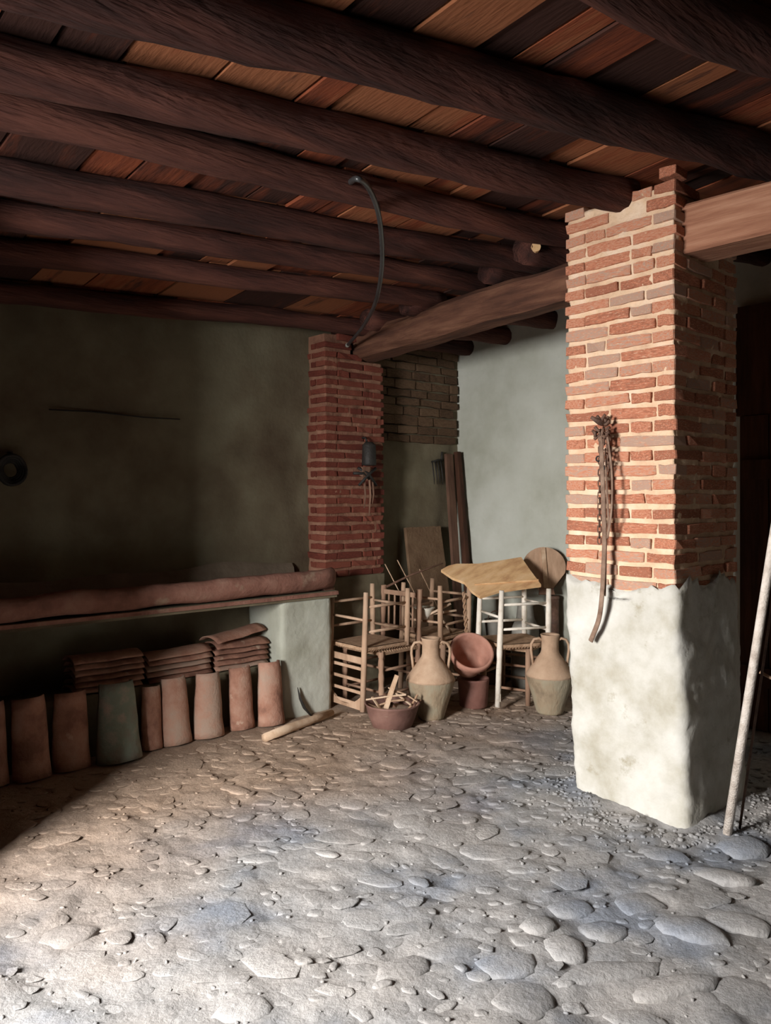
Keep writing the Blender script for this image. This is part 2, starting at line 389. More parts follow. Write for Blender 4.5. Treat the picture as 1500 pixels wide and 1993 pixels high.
timber('squared_beam', M['beam'], (3.545,1.83,2.71), (3.60,-3.36,2.72), 0.23, 0.22, 'pinkish squared timber beam butting against the sunlit brick pillar', 'beam', amp=0.006, wane=0.012)

# dark boarded door in the pale wall behind the sunlit pillar
door = struct(MB().box((XR-0.03, 1.46, 1.0), (0.03, 1.66, 2.0)).build('door_1', M['door']))
for k in range(9):
    MB().box((XR-0.055-0.004*(k % 2), 2.19-0.183*k, 1.0), (0.03, 0.175, 1.98), jit=0.002).build('plank', M['door'], door)
for z in (0.35, 1.65): MB().box((XR-0.088, 1.46, z), (0.03, 1.6, 0.12)).build('ledge', M['door'], door)
struct(MB().box((XR-0.03, 1.46, 2.345), (0.06, 1.7, 0.70)).build('trim_2', M['door']))

# ------------------------------------------------------------------ brick pillars
def brick_mesh(k):
    bm = bmesh.new(); bmesh.ops.create_cube(bm, size=1.0)
    bmesh.ops.subdivide_edges(bm, edges=[e for e in bm.edges if abs((e.verts[0].co-e.verts[1].co).x) > 0.5], cuts=2)
    for v in bm.verts:
        v.co.x += R.uniform(-0.02, 0.02); v.co.y += R.uniform(-0.035, 0.035); v.co.z += R.uniform(-0.08, 0.08)
    bmesh.ops.bevel(bm, geom=[e for e in bm.edges if len(e.link_faces) == 2 and e.calc_face_angle(0) > 0.9], offset=0.035, segments=1, affect='EDGES')
    me = bpy.data.meshes.new('brick'); bm.to_mesh(me); bm.free()
    return me
BR = [brick_mesh(k) for k in range(10)]
BR_D = [m.copy() for m in BR]; BR_A = [m.copy() for m in BR]
for m in BR: m.materials.append(M['brick'])
for m in BR_D: m.materials.append(M['brick_dim'])
for m in BR_A: m.materials.append(M['adobe'])
def lay_face(parent, meshes, p0, d, nrm, length, z, bh, start, depth=0.11, notch=None, ends=True, lens=(0.25,0.25,0.25,0.12,0.19)):
    """one course of bricks along a face: p0 + d*s, outward normal nrm"""
    s = start
    while s < length-0.02:
        ln = R.choice(lens)
        if length-(s+ln) < 0.07: ln = length-s
        lo = s if (s < 1e-6 and ends) else s+0.006
        hi = s+ln if (s+ln > length-1e-6 and ends) else s+ln-0.006
        c = p0 + d*((lo+hi)/2) - nrm*(depth/2 + R.uniform(-0.006, 0.005)); c.z = z
        if notch is None or not notch(c):
            o = bpy.data.objects.new('brick', R.choice(meshes)); C.objects.link(o); o.parent = parent
            o.location = c; o.scale = (hi-lo+R.uniform(-0.004,0.003), depth, bh*R.uniform(0.9,1.06))
            o.rotation_euler = (R.uniform(-.03,.03), R.uniform(-.022,.022), math.atan2(d.y, d.x)+R.uniform(-.02,.02))
        s += ln
def core(name, m, parent, x0, x1, y0, y1, z0, z1, step, amp, taper=None, freq=16, sides='xXyY', fine=0.4, rnd=0.0):
    """a box shell with rough faces; taper(x,y,z)->(x,y) shifts a wall line with height"""
    cx, cy = (x0+x1)/2, (y0+y1)/2
    pl = []
    nxs = max(2, int((x1-x0)/step)); nys = max(2, int((y1-y0)/step)); nz = max(2, int((z1-z0)/step))
    for i in range(nxs): pl.append((x0+(x1-x0)*i/nxs, y0))
    for i in range(nys): pl.append((x1, y0+(y1-y0)*i/nys))
    for i in range(nxs): pl.append((x1-(x1-x0)*i/nxs, y1))
    for i in range(nys): pl.append((x0, y1-(y1-y0)*i/nys))
    n = len(pl); vs = []; fs = []
    for j in range(nz+1):
        z = z0+(z1-z0)*j/nz
        for (x, y) in pl:
            dx, dy = x-cx, y-cy
            ux, uy = dx/((x1-x0)/2), dy/((y1-y0)/2)
            if rnd:
                k = (abs(ux)**rnd + abs(uy)**rnd)**(-1.0/rnd); x, y = cx+dx*k, cy+dy*k
            if taper: x, y = taper(x, y, z)
            nd = Vector((ux if abs(ux) > 0.98 else 0, uy if abs(uy) > 0.98 else 0, 0))
            if nd.length > 0: nd.normalize()
            p = Vector((x, y, z))
            vs.append(p + nd*(amp*fr(p*freq, 4, 0.6) + amp*fine*noise.noise(p*60)))
    for j in range(nz):
        for i in range(n): fs.append((j*n+i, j*n+(i+1) % n, (j+1)*n+(i+1) % n, (j+1)*n+i))
    fs.append(tuple(range(nz*n, (nz+1)*n))); fs.append(tuple(range(n))[::-1])
    return MB().add(vs, fs).build(name, m, parent, smooth=True)
def pillar(root, meshes, x0, x1, y0, y1, z0, z1, n, faces, notch=None, fill=0.70):
    ch = (z1-z0)/n
    for k in range(n):
        z = z0+(k+0.5)*ch; even = k % 2 == 0
        st = 0.0 if even else 0.11
        for f in faces:
            a = 0.0; trim = 0.0
            if f in 'xX' and not even: a = 0.112; trim = 0.112
            if f in 'yY' and even: a = 0.112; trim = 0.112
            if f == 'x': p0, d, nr, ln = Vector((x0,y1,0)), Vector((0,-1,0)), Vector((-1,0,0)), y1-y0
            if f == 'X': p0, d, nr, ln = Vector((x1,y0,0)), Vector((0,1,0)), Vector((1,0,0)), y1-y0
            if f == 'y': p0, d, nr, ln = Vector((x0,y0,0)), Vector((1,0,0)), Vector((0,-1,0)), x1-x0
            if f == 'Y': p0, d, nr, ln = Vector((x1,y1,0)), Vector((-1,0,0)), Vector((0,1,0)), x1-x0
            lay_face(root, meshes, p0+d*a, d, nr, ln-a-trim, z, ch*fill, 0.0, notch=notch, ends=(a == 0))

# the sunlit pillar: x 3.345..3.96, y 1.80..2.39
PX, PY = 3.65, 2.05
p1 = thing('brick_pillar', 'sunlit brick pillar with whitewashed plaster foot and a chain hanging on it', 'pillar', (PX, PY, 0))
bx0, bx1, by0, by1 = 3.345-PX, 3.96-PX, 1.80-PY, 2.39-PY
ztop = 3.00
def notch1(c):
    X, Y, Z = c.x+PX, c.y+PY, c.z
    if Z > zc(X, Y)-0.03: return True
    if X < 3.5 and abs(Y-2.08) < 0.10 and Z > zc(X,Y)-0.20: return True
    if Y < 1.95 and 3.47 < X < 3.70 and Z > 2.58: return True
    if Y > 2.25 and 3.60 < X < 3.86 and 2.57 < Z < 2.8: return True
    if Y < 1.93 and 3.47 < X < 4.0 and Z > 2.86: return True
    return False
pillar(p1, BR, bx0, bx1, by0, by1, 1.03, ztop, 29, 'xyXY', notch1)
core('mortar_core', M['mortar'], p1, bx0+0.0105, bx1-0.0105, by0+0.0105, by1-0.0105, 0.98, 2.90, 0.0125, 0.0085, freq=13)
def tap1(x, y, z):
    t = max(0.0, min(1.0, z/1.05))
    # plaster foot: x 3.325..3.92 / y 1.724..2.325 on the floor, x 3.335..3.97 / y 1.785..2.385 at the top
    u = (x-(-0.3))/0.6; v = (y-(-0.3))/0.6
    xa = 3.322+(3.330-3.322)*t; xb = 3.925+(3.975-3.925)*t; ya = 1.720+(1.785-1.720)*t; yb = 2.335+(2.40-2.335)*t
    return (xa+(xb-xa)*u-PX, ya+(yb-ya)*v-PY)
pb = core('plaster_base', M['base_plaster'], p1, -0.3, 0.3, -0.3, 0.3, -0.02, 1.06, 0.02, 0.014, taper=tap1, freq=5, fine=0.12, rnd=14)
# the plaster ends in a ragged edge that laps over the lowest bricks
for v in pb.data.vertices:
    if v.co.z > 1.0: v.co.z += 0.10*max(-0.3, noise.fractal(Vector((v.co.x*5, v.co.y*5, 3)), 0.8, 2.0, 4))

# the dim pillar against the trough wall: x 3.50..4.07, front y 4.60
p2 = thing('brick_pillar', 'dim red brick pillar against the back wall behind the stacked chairs', 'pillar', (3.785, 4.72, 0))
ox, oy = 3.785, 4.72
def notch2(c):
    X, Y, Z = c.x+ox, c.y+oy, c.z
    if X > 3.76 and Z > 2.50: return True
    return Z > zc(X, Y)-0.12
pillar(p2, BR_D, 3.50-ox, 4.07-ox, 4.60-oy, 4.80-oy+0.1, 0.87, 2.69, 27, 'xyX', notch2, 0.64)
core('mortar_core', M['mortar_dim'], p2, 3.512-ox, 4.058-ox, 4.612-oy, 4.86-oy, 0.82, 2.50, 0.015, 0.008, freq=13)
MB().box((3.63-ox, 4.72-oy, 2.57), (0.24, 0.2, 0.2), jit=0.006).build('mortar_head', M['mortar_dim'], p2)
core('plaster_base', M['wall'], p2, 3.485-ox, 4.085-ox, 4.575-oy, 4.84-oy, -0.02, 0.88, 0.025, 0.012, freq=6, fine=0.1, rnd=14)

# rough blocks showing in the upper back wall between the dim pillar and the corner
z = 1.92
k = 0
while z < 2.74:
    h = R.uniform(0.065, 0.085)
    s = 4.09 - (0.12 if k % 2 else 0)
    while s < 5.08:
        ln = min(R.uniform(0.17, 0.30), 5.10-s)
        if s+ln > 4.12 and ln > 0.05:
            o = bpy.data.objects.new('brick', R.choice(BR_A)); C.objects.link(o); o.parent = wb
            o.location = (s+ln/2, YB+0.005-R.uniform(0,0.014), z+h/2); o.scale = (ln-0.012, 0.07, h-0.012)
            o.rotation_euler = (R.uniform(-.05,.05), R.uniform(-.03,.03), R.uniform(-.03,.03))
        s += ln
    z += h; k += 1

# ------------------------------------------------------------------ floor stones
def stone_mesh(k):
    n = 9; vs = []; fs = []
    ang = sorted([2*PI*(i+R.uniform(-0.3,0.3))/n for i in range(n)])
    rr = [R.uniform(0.78, 1.12) for _ in range(n)]
    tilt = (R.uniform(-0.25,0.25), R.uniform(-0.25,0.25))
    for (s, z) in ((1.0,-0.6),(1.03,0.15),(0.86,0.72),(0.5,0.94)):
        for a, q in zip(ang, rr):
            x, y = s*q*math.cos(a), s*q*math.sin(a)
            vs.append((x, y, z + (tilt[0]*x+tilt[1]*y if z > 0 else 0) + (R.uniform(-.1,.1) if z > 0 else 0)))
    vs.append((0, 0, 1.0))
    for j in range(3):
        for i in range(n): fs.append((j*n+i, j*n+(i+1) % n, (j+1)*n+(i+1) % n, (j+1)*n+i))
    for i in range(n): fs.append((3*n+i, 3*n+(i+1) % n, 4*n))
    me = MB().add(vs, fs).mesh('stone', True); me.materials.append(M['stone'])
    return me
ST = [stone_mesh(k) for k in range(18)]
placed = []; cells = {}
def free(x, y, r):
    for i in range(int((x-0.3)//0.2), int((x+0.3)//0.2)+1):
        for j in range(int((y-0.3)//0.2), int((y+0.3)//0.2)+1):
            for (a, b, q) in cells.get((i, j), ()):
                if math.hypot(a-x, b-y) < (q+r)*0.88: return False
    return True
def put_stone(x, y, rx, ry, h, ang): 
    placed.append((x, y, rx, ry, h, ang)); cells.setdefault((int(x//0.2), int(y//0.2)), []).append((x, y, (rx+ry)/2))
# the big flags in the near right of the picture (centre pixel, half sizes, turn)
for (px, py, a, b, h, t) in ((1180,1895,0.20,0.055,0.022,0.25),(1310,1925,0.15,0.055,0.024,0.3),(785,1890,0.10,0.06,0.018,0.5),(1180,1815,0.09,0.065,0.02,0.0),
        (1345,1815,0.14,0.09,0.026,-0.5),(1100,1850,0.07,0.08,0.022,0.6),(1240,1760,0.10,0.08,0.018,0.1),(1400,1705,0.13,0.07,0.026,-0.6),(1290,1665,0.11,0.06,0.02,-0.5),
        (1115,1770,0.09,0.07,0.018,0.2),(990,1880,0.10,0.08,0.014,0.1),(1050,1805,0.07,0.06,0.022,0.4),(880,1850,0.12,0.06,0.014,0.3),(1450,1650,0.12,0.10,0.035,0.3),
        (1440,1940,0.14,0.10,0.02,0.1),(1020,1950,0.10,0.08,0.016,0.9),(1440,1800,0.12,0.08,0.018,-0.3),(130,1820,0.10,0.07,0.02,0.2),(470,1960,0.09,0.06,0.018,0.1)):
    p = on_floor(px, py); put_stone(p.x, p.y, a, b, h, t - 0.73)
tries = 0
while tries < 24000 and len(placed) < 1500:
    tries += 1
    X, Y = R.uniform(0.3, 4.9), R.uniform(-0.5, 4.25)
    v = Vector((X, Y, 0)); dep = v.dot(FW); lat = v.dot(RT)
    if dep < 1.7 or abs(lat/dep) > 0.95: continue
    if 3.22 < X < 4.05 and 1.62 < Y < 2.45: continue
    r = R.uniform(0.02, 0.05) if (R.random() < 0.5 or tries > 15000) else R.uniform(0.05, 0.115)
    if Y > 3.3 and r > 0.06: r *= 0.7
    if not free(X, Y, r): continue
    el = R.uniform(1.0, 2.3)
    put_stone(X, Y, r*math.sqrt(el), r/math.sqrt(el), R.uniform(0.002, 0.011)*(0.6+4*r)*(0.6 if X-0.4*Y < 0.6 else 1.0), -0.73+R.gauss(0, 0.5))
def shown(s):
    v = Vector((s[0], s[1], 0)); dep = v.dot(FW); inside = abs(v.dot(RT)/dep) < 0.52 and EYE*F/dep < 1050
    return (math.sqrt(s[2]*s[3])/dep) * (1.0 if inside else 0.05)
placed.sort(key=lambda s: -shown(s))
rest = MB()
for i, (x, y, rx, ry, h, t) in enumerate(placed):
    me = ST[i % len(ST)]; z = hfloor(x, y) - 0.001
    if i < 300:
        o = bpy.data.objects.new('stone', me); C.objects.link(o); o.parent = floor
        o.location = (x, y, z); o.rotation_euler = (max(-.04,min(.04,R.gauss(0,.025)/(1+4*rx))), max(-.04,min(.04,R.gauss(0,.025)/(1+4*rx))), t); o.scale = (rx, ry, h)
    else:
        ct, sn = math.cos(t), math.sin(t)
        rest.add([(x+ct*v.co.x*rx-sn*v.co.y*ry, y+sn*v.co.x*rx+ct*v.co.y*ry, z+v.co.z*h) for v in me.vertices], [tuple(p.vertices) for p in me.polygons])
# gravel round the pillar foot and grit in the joints
for k in range(2600):
    if k < 1100:
        a = R.uniform(0, 2*PI); d = 0.33+abs(R.gauss(0, 0.13)); x, y = 3.62+d*math.cos(a)*1.15, 2.02+d*math.sin(a)*1.15; r = R.uniform(0.004, 0.014)
    else:
        x, y = R.uniform(0.5, 4.8), R.uniform(-0.3, 4.2); r = R.uniform(0.003, 0.010)
    if 3.30 < x < 3.95 and 1.70 < y < 2.36: continue
    me = ST[k % len(ST)]; z = hfloor(x, y); q = R.uniform(0.5, 1.0); t = R.uniform(0, 6); ct, sn = math.cos(t), math.sin(t)
    rest.add([(x+ct*v.co.x*r-sn*v.co.y*r*q, y+sn*v.co.x*r+ct*v.co.y*r*q, z+v.co.z*r*0.6) for v in me.vertices], [tuple(p.vertices) for p in me.polygons])
ro = rest.build('small_stones', M['stone'], floor, smooth=True); ro['kind'] = 'stuff'

# ------------------------------------------------------------------ feeding trough along the back wall
tr = thing('feeding_trough', 'long masonry feeding trough with worn reddish lip along the back wall', 'trough', (2.0, 4.6, 0))
TX, TY = 2.0, 4.6
n = 120; x0, x1 = 0.56, 3.42
prof = []
vs = []; fs = []
for i in range(n+1):
    t = i/n; x = x0+(x1-x0)*t
    wv = 0.022*noise.noise(Vector((x*2.1, 0, 0))) + 0.012*noise.noise(Vector((x*6, 3, 0)))
    zt = 0.965 + wv + 0.02*(t-0.5); zb = 0.835 + 0.008*noise.noise(Vector((x*3, 7, 0)))
    yf = 4.325 + 0.02*noise.noise(Vector((x*1.4, 1, 4))); th = 0.085
    if t > 0.955: yf += 0.05*((t-0.955)/0.045)**2
    ring = [(yf+0.03,zb),(yf+0.006,zb+0.02),(yf-0.012,zb+0.06),(yf-0.008,zt-0.03),(yf+0.012,zt-0.006),(yf+th*0.5,zt),(yf+th,zt-0.02),(yf+th+0.02,zb)]
    for (y, z) in ring: vs.append((x-TX, y-TY+0.006*fr((x*5,y*5,z*5)), z+0.006*fr((x*5,y*9,z*5+4))))
k = 8
for i in range(n):
    for j in range(k): fs.append((i*k+j, i*k+(j+1) % k, (i+1)*k+(j+1) % k, (i+1)*k+j))
fs.append(tuple(range(k))[::-1]); fs.append(tuple(range(n*k, (n+1)*k)))
MB().add(vs, fs).build('lip', M['lip'], tr, smooth=True)
MB().box(((x0+x1)/2-TX, 4.57-TY, 0.80), (x1-x0-0.01, 0.43, 0.045), jit=0.003).build('slab', M['wall'], tr)
sl = MB(); sl.box(((x0+x1)/2-TX, 4.352-TY, 0.806), (x1-x0, 0.02, 0.022), jit=0.003); sl.build('edge_batten', M['lip'], tr)
MB().box((3.385-TX, 4.50-TY, 0.885), (0.085, 0.20, 0.13), jit=0.008).build('end_wall', M['lip'], tr, bevel=0.015)
b = MB()
for i in range(40):
    xa, xb = x0+(3.34-x0)*i/40, x0+(3.34-x0)*(i+1)/40
    za = 0.845+0.015*noise.noise(Vector((xa*4,0,0))); zb_ = 0.845+0.015*noise.noise(Vector((xb*4,0,0)))
    ha = 1.0+0.05*noise.noise(Vector((xa*1.6,5,0))); hb = 1.0+0.05*noise.noise(Vector((xb*1.6,5,0)))
    ring = lambda x, z0, h: [(x-TX,4.41-TY,z0),(x-TX,4.60-TY,z0-0.01),(x-TX,4.74-TY,z0+0.02),(x-TX,4.765-TY,h-0.03),(x-TX,4.79-TY,h)]
    A = ring(xa, za, ha); B = ring(xb, zb_, hb)
    b.add(A+B, [(j, j+5, j+6, j+1) for j in range(4)])
b.build('basin', M['basin_in'], tr, smooth=True)
core('support_block', M['wall_pale'], tr, 2.965-TX, 3.385-TX, 4.365-TY, 4.785-TY, -0.02, 0.782, 0.03, 0.008, freq=5, fine=0.1, rnd=20)
core('rear_ledge', M['wall'], tr, 0.56-TX, 2.96-TX, 4.47-TY, 4.785-TY, -0.02, 0.352, 0.05, 0.006, freq=5, fine=0.1)

# ------------------------------------------------------------------ roof tiles
def tile_mesh(L, r0, r1, th=0.012, arc=1.05*PI, bow=0.0):
    """barrel tile: lies along x, crown up, edges on z=0"""
    n, k = 10, 12; vs = []; fs = []
    for side in (0, 1):
        for i in range(n+1):
            t = i/n; r = (r0+(r1-r0)*t) - (th if side else 0)
            for j in range(k+1):
                a = PI/2 - arc/2 + arc*j/k
                p = Vector((L*(t-0.5), r*math.cos(a), r*math.sin(a)*0.82))
                p += Vector((0.004*noise.noise(p*14+Vector((9,1,0))), 0.005*noise.noise(p*11), 0.006*noise.noise(p*9+Vector((0,4,0)))))
                vs.append(p)
    m = (n+1)*(k+1)
    for i in range(n):
        for j in range(k):
            a = i*(k+1)+j
            fs.append((a, a+1, a+k+2, a+k+1)); fs.append((m+a, m+a+k+1, m+a+k+2, m+a+1))
    for i in range(n):
        a = i*(k+1); fs.append((a, a+k+1, m+a+k+1, m+a)); a += k; fs.append((a, m+a, m+a+k+1, a+k+1))
    for j in range(k):
        fs.append((j, m+j, m+j+1, j+1)); a = n*(k+1)+j; fs.append((a, a+1, m+a+1, m+a))
    return MB().add(vs, fs).mesh('roof_tile', True)
TL = [tile_mesh(0.40, 0.105, 0.085), tile_mesh(0.42, 0.10, 0.085), tile_mesh(0.41, 0.11, 0.082)]
for m in TL: m.materials.append(M['tile'])
TS = [tile_mesh(0.40, 0.118, 0.106, 0.009, 0.64*PI), tile_mesh(0.42, 0.115, 0.104, 0.009, 0.64*PI), tile_mesh(0.41, 0.118, 0.104, 0.009, 0.64*PI)]
for m in TS: m.materials.append(M['tile'])
order = ['nearest', 'second', 'third', 'fourth', 'fifth', 'sixth', 'seventh', 'eighth', 'ninth']
# standing on end: crown towards the viewer, lean back on the ledge
row = [(533,1413,0.40,0.02,0.92),(473,1420,0.385,0.0,0.86),(412,1437,0.385,0.03,0.93),(346,1450,0.39,-0.02,0.89),(291,1456,0.36,0.03,0.66),(240,1486,0.43,0.0,1.18),(143,1500,0.41,0.02,1.0),(64,1520,0.42,-0.02,0.98),(-14,1535,0.42,0.02,0.82)]
for i, (px, py, h, tw, wsc) in enumerate(row):
    p = on_floor(px, py)
    me = TL[i % 3]
    if i == 5:
        me = me.copy(); me.materials.clear(); me.materials.append(M['tile_moss'])
    o = bpy.data.objects.new('roof_tile', me); C.objects.link(o)
    y = min(p.y+0.05, 4.385) if i != 5 else 4.33
    # tile x axis -> up, z axis (crown) -> -y
    base = Matrix(((0,1,0),(0,0,-1),(1,0,0))).transposed().to_4x4() if False else Matrix(((0,-1,0,0),(0,0,-1,0),(1,0,0,0),(0,0,0,1)))
    flip = Matrix.Rotation(PI, 4, 'Z') if i % 2 else Matrix.Identity(4)
    rot = Matrix.Rotation(tw, 4, 'Y') @ Matrix.Rotation(-0.10, 4, 'X') @ base
    L0 = (0.40, 0.42, 0.41)[i % 3]
    o.matrix_world = Matrix.Translation((p.x, y, h/2+0.006)) @ rot @ Matrix.Diagonal((h/L0, wsc, wsc*0.9, 1))
    lab = f'{order[i]} roof tile from the plaster support block, standing on end under the trough' if i else 'roof tile standing on end right beside the plaster support block'
    if i == 5: lab = 'wide mossy green-grey roof tile standing on end under the trough'
    tag(o, lab, 'roof tile', 'roof tiles standing on end under the trough')
# stacked flat on the ledge
names = ['top', 'second', 'third', 'fourth', 'fifth', 'sixth']
def ordn(i, n): return 'lowest' if i == n-1 else ('top' if i == 0 else names[i])
for s, (cx, n, where) in enumerate(((2.735, 5, 'stack nearest the plaster support block'), (2.295, 5, 'middle stack under the trough'), (1.85, 6, 'stack farthest from the plaster support block'))):
    for k in range(n):
        o = bpy.data.objects.new('roof_tile', TS[s]); C.objects.link(o)
        fan = (k/(n-1)-0.4)
        o.location = (cx+R.uniform(-.008,.008), 4.56+R.uniform(-.003,.003), 0.357-0.038+k*0.034+0.004)
        o.rotation_euler = (R.uniform(-.008,.008), R.uniform(-0.008,0.008), R.uniform(-.015,.015)+(PI if s == 1 else 0))
        o.scale = (1.0, 1.0, 0.85)
        tag(o, f'{ordn(n-1-k, n)} roof tile lying flat in the {where}', 'roof tile', 'roof tiles stacked under the trough')
o = bpy.data.objects.new('roof_tile', TS[1]); C.objects.link(o)
o.location = (2.73, 4.575, 0.357-0.038+5*0.034+0.034); o.rotation_euler = (0.02, -0.10, 0.16); o.scale = (1, 1, 0.85)
tag(o, 'roof tile laid askew on top of the stack nearest the plaster support block', 'roof tile', 'roof tiles stacked under the trough')

# pole on the ground in front of the block and the sickle blade leaning on it
a, b_ = on_floor(515, 1437, 0.03), on_floor(646, 1388, 0.03)
a.z = b_.z = 0.034
tag(MB().tube([a, a.lerp(b_, 0.35)+Vector((0,0.006,0)), a.lerp(b_, 0.7), b_], [0.026,0.028,0.026,0.022], 10, wob=0.1).build('fallen_pole', M['stick'], smooth=True), 'dusty round pole lying on the ground before the plaster support block', 'pole')
pts = [on_y(579, 1338, 4.35), on_y(584, 1360, 4.34), on_y(592, 1378, 4.335), on_y(606, 1394, 4.33)]
tag(MB().tube(pts, [0.004,0.014,0.018,0.012], 8, flat=0.35).build('curved_blade', M['iron_black'], smooth=True), 'dark curved blade leaning on the plaster support block', 'blade')

# ------------------------------------------------------------------ chairs
def turned(z0, z1, r, n=26):
    prof = []
    for i in range(n+1):
        t = i/n; prof.append((r*(0.72+0.28*abs(math.sin(t*PI*4.5))) if 0.08 < t < 0.92 else r, z0+(z1-z0)*t))
    return prof
SH = 0.405                                   # seat height
def rush_panel(mb, A, B, ctr, zt, n=15):
    """strands run from the rail A-B towards the seat centre"""
    A, B, ctr = Vector(A), Vector(B), Vector(ctr)
    d = (B-A); inn = (ctr-(A+B)/2)
    for i in range(n):
        t0, t1 = i/n, (i+1)/n; tm = (t0+t1)/2
        def end(t): return inn*(1-abs(2*t-1))
        vs = []
        for t, dz in ((t0,0),(tm,0.006),(t1,0)):
            p = A+d*t; q = p+end(t)
            o = -inn.normalized()*0.016
            vs += [Vector((p.x+o.x, p.y+o.y, zt-0.030)), Vector((p.x+o.x*1.2, p.y+o.y*1.2, zt-0.012+dz*0.5)), Vector((p.x+o.x*0.2, p.y+o.y*0.2, zt+dz)), Vector((q.x, q.y, zt+dz-0.008*(1-abs(2*t-1))))]
        mb.add(vs, [(0,4,5,1),(1,5,6,2),(2,6,7,3),(4,8,9,5),(5,9,10,6),(6,10,11,7)])
def chair(label, loc, rot, m, style='ladder', w=0.37, d=0.36, back=0.80, group='old rush-seated chairs', cat='chair', name='rush_chair', slats=3, crescent=False, mfront=None):
    t = thing(name, label, cat, loc, rot, group)
    hw, hd = w/2, d/2; r = 0.0195
    def post(p0, p1, rr=r, nm='leg', tn=False):
        mb = MB()
        if tn:
            prof = turned(0, (Vector(p1)-Vector(p0)).length, rr*1.15)
            z = (Vector(p1)-Vector(p0)).normalized(); q = Vector((0,0,1)).rotation_difference(z).to_matrix().to_4x4(); q.translation = Vector(p0)
            mb.lathe(prof, 10, q); 
        else: mb.tube([p0, Vector(p0).lerp(Vector(p1), 0.5), p1], [rr*0.86, rr*1.05, rr], 10)
        return mb.build(nm, m, t, smooth=True)
    top = SH-0.003
    for s in (-1, 1):
        post((s*hw*1.04, -hd, 0), (s*hw, -hd, top), nm='front_leg', tn=style == 'turned')
        if style == 'stool': post((s*hw, hd, 0), (s*hw, hd, top), nm='rear_leg')
        else: post((s*hw, hd, 0), (s*hw, hd+0.03, back), nm='back_post', tn=style == 'turned')
    def rung(p0, p1, rr=0.0105): MB().tube([p0, Vector(p0).lerp(Vector(p1), 0.5), p1], [rr*0.8, rr, rr*0.8], 8).build('rung', m, t, smooth=True)
    for z in (0.10, 0.27): 
        rung((-hw,-hd,z+0.02), (hw,-hd,z+0.02))
        for s in (-1, 1): rung((s*hw,-hd,z), (s*hw,hd,z))
    rung((-hw,hd,0.19), (hw,hd,0.19))
    if style == 'ladder':
        for k in range(slats):
            z = 0.52+0.08*k; y = hd+0.03*(z/back)
            MB().box((0, y, z), (w-0.01, 0.012, 0.022)).build('slat', m, t, bevel=0.003)
        if slats: MB().box((0, hd+0.016, 0.465), (w-0.01, 0.014, 0.045)).build('slat', m, t, bevel=0.003)
        if crescent:
            poly = []
            for i in range(11): poly.append((-hw+0.01+(w-0.02)*i/10, back-0.005))
            for i in range(10, -1, -1):
                u = i/10*2-1; poly.append((-hw+0.01+(w-0.02)*i/10, back-0.10+0.075*(1-u*u)-0.0))
            MB().prism(poly, -0.008, 0.008, Matrix(((1,0,0,0),(0,0,1,hd+0.028),(0,1,0,0),(0,0,0,1)))).build('top_rail', m, t)
    if style == 'turned':
        for z in (0.50, 0.755): MB().box((0, hd+0.022, z), (w-0.01, 0.016, 0.035)).build('rail', m, t, bevel=0.003)
        for k in range(5): MB().tube([(-hw+w*(k+1)/6, hd+0.02, 0.51), (-hw+w*(k+1)/6, hd+0.024, 0.75)], 0.008, 8).build('spindle', m, t, smooth=True)
    mb = MB(); c = (0, 0, 0); zt = SH
    a, b, e, f = (-hw+.005,-hd+.005,0), (hw-.005,-hd+.005,0), (hw-.005,hd-.005,0), (-hw+.005,hd-.005,0)
    for A, B in ((a,b),(b,e),(e,f),(f,a)): rush_panel(mb, A, B, c, zt)
    mb.add([(-hw,-hd,zt-0.032),(hw,-hd,zt-0.032),(hw,hd,zt-0.032),(-hw,hd,zt-0.032)], [(3,2,1,0)])
    mb.build('rush_seat', M['rush'], t)
    return t
FLIP = 2*SH+0.014
# stack by the trough: ladder-back upside down on a turned chair
chair('dusty brown turned chair with spindle back standing under an upturned chair by the trough', (3.77,4.29,0.005), (0,0,-PI/2+0.05), M['chair_dark'], 'turned')
chair('brown ladder-back chair turned upside down, its curved top rail on the floor by the trough', (3.645,4.27,FLIP+0.005), (PI,0,-PI/2), M['chair'], 'ladder', d=0.38, back=0.80, slats=4, crescent=True)
# middle stack
chair('brown rush chair under the upturned chair behind the two-handled jug', (4.265,4.17,0.005), (0,0,0.12), M['chair_dark'], 'stool', d=0.32)
chair('brown chair turned upside down behind the two-handled jug and tilted pot', (4.27,4.225,FLIP+0.005), (PI,0,PI+0.16), M['chair'], 'ladder', d=0.34, slats=2)
# white stack
wa = math.atan2(-0.407, 0.914)
chair('brown four-legged rush stool under the upturned white chair', (4.575,3.715,0.005), (0,0,0.30), M['chair_dark'], 'stool', d=0.34, w=0.35)
wc = chair('white-painted chair turned upside down with one long post reaching the floor', (4.46,3.635,FLIP+0.005), (PI,0,math.radians(-114)), M['chair_white'], 'ladder', d=0.36, w=0.355, slats=0)
MB().box((0.17-0.0, 0.20, 0.735), (0.05, 0.008, 0.055)).build('slat_stub', M['chair_white'], wc)

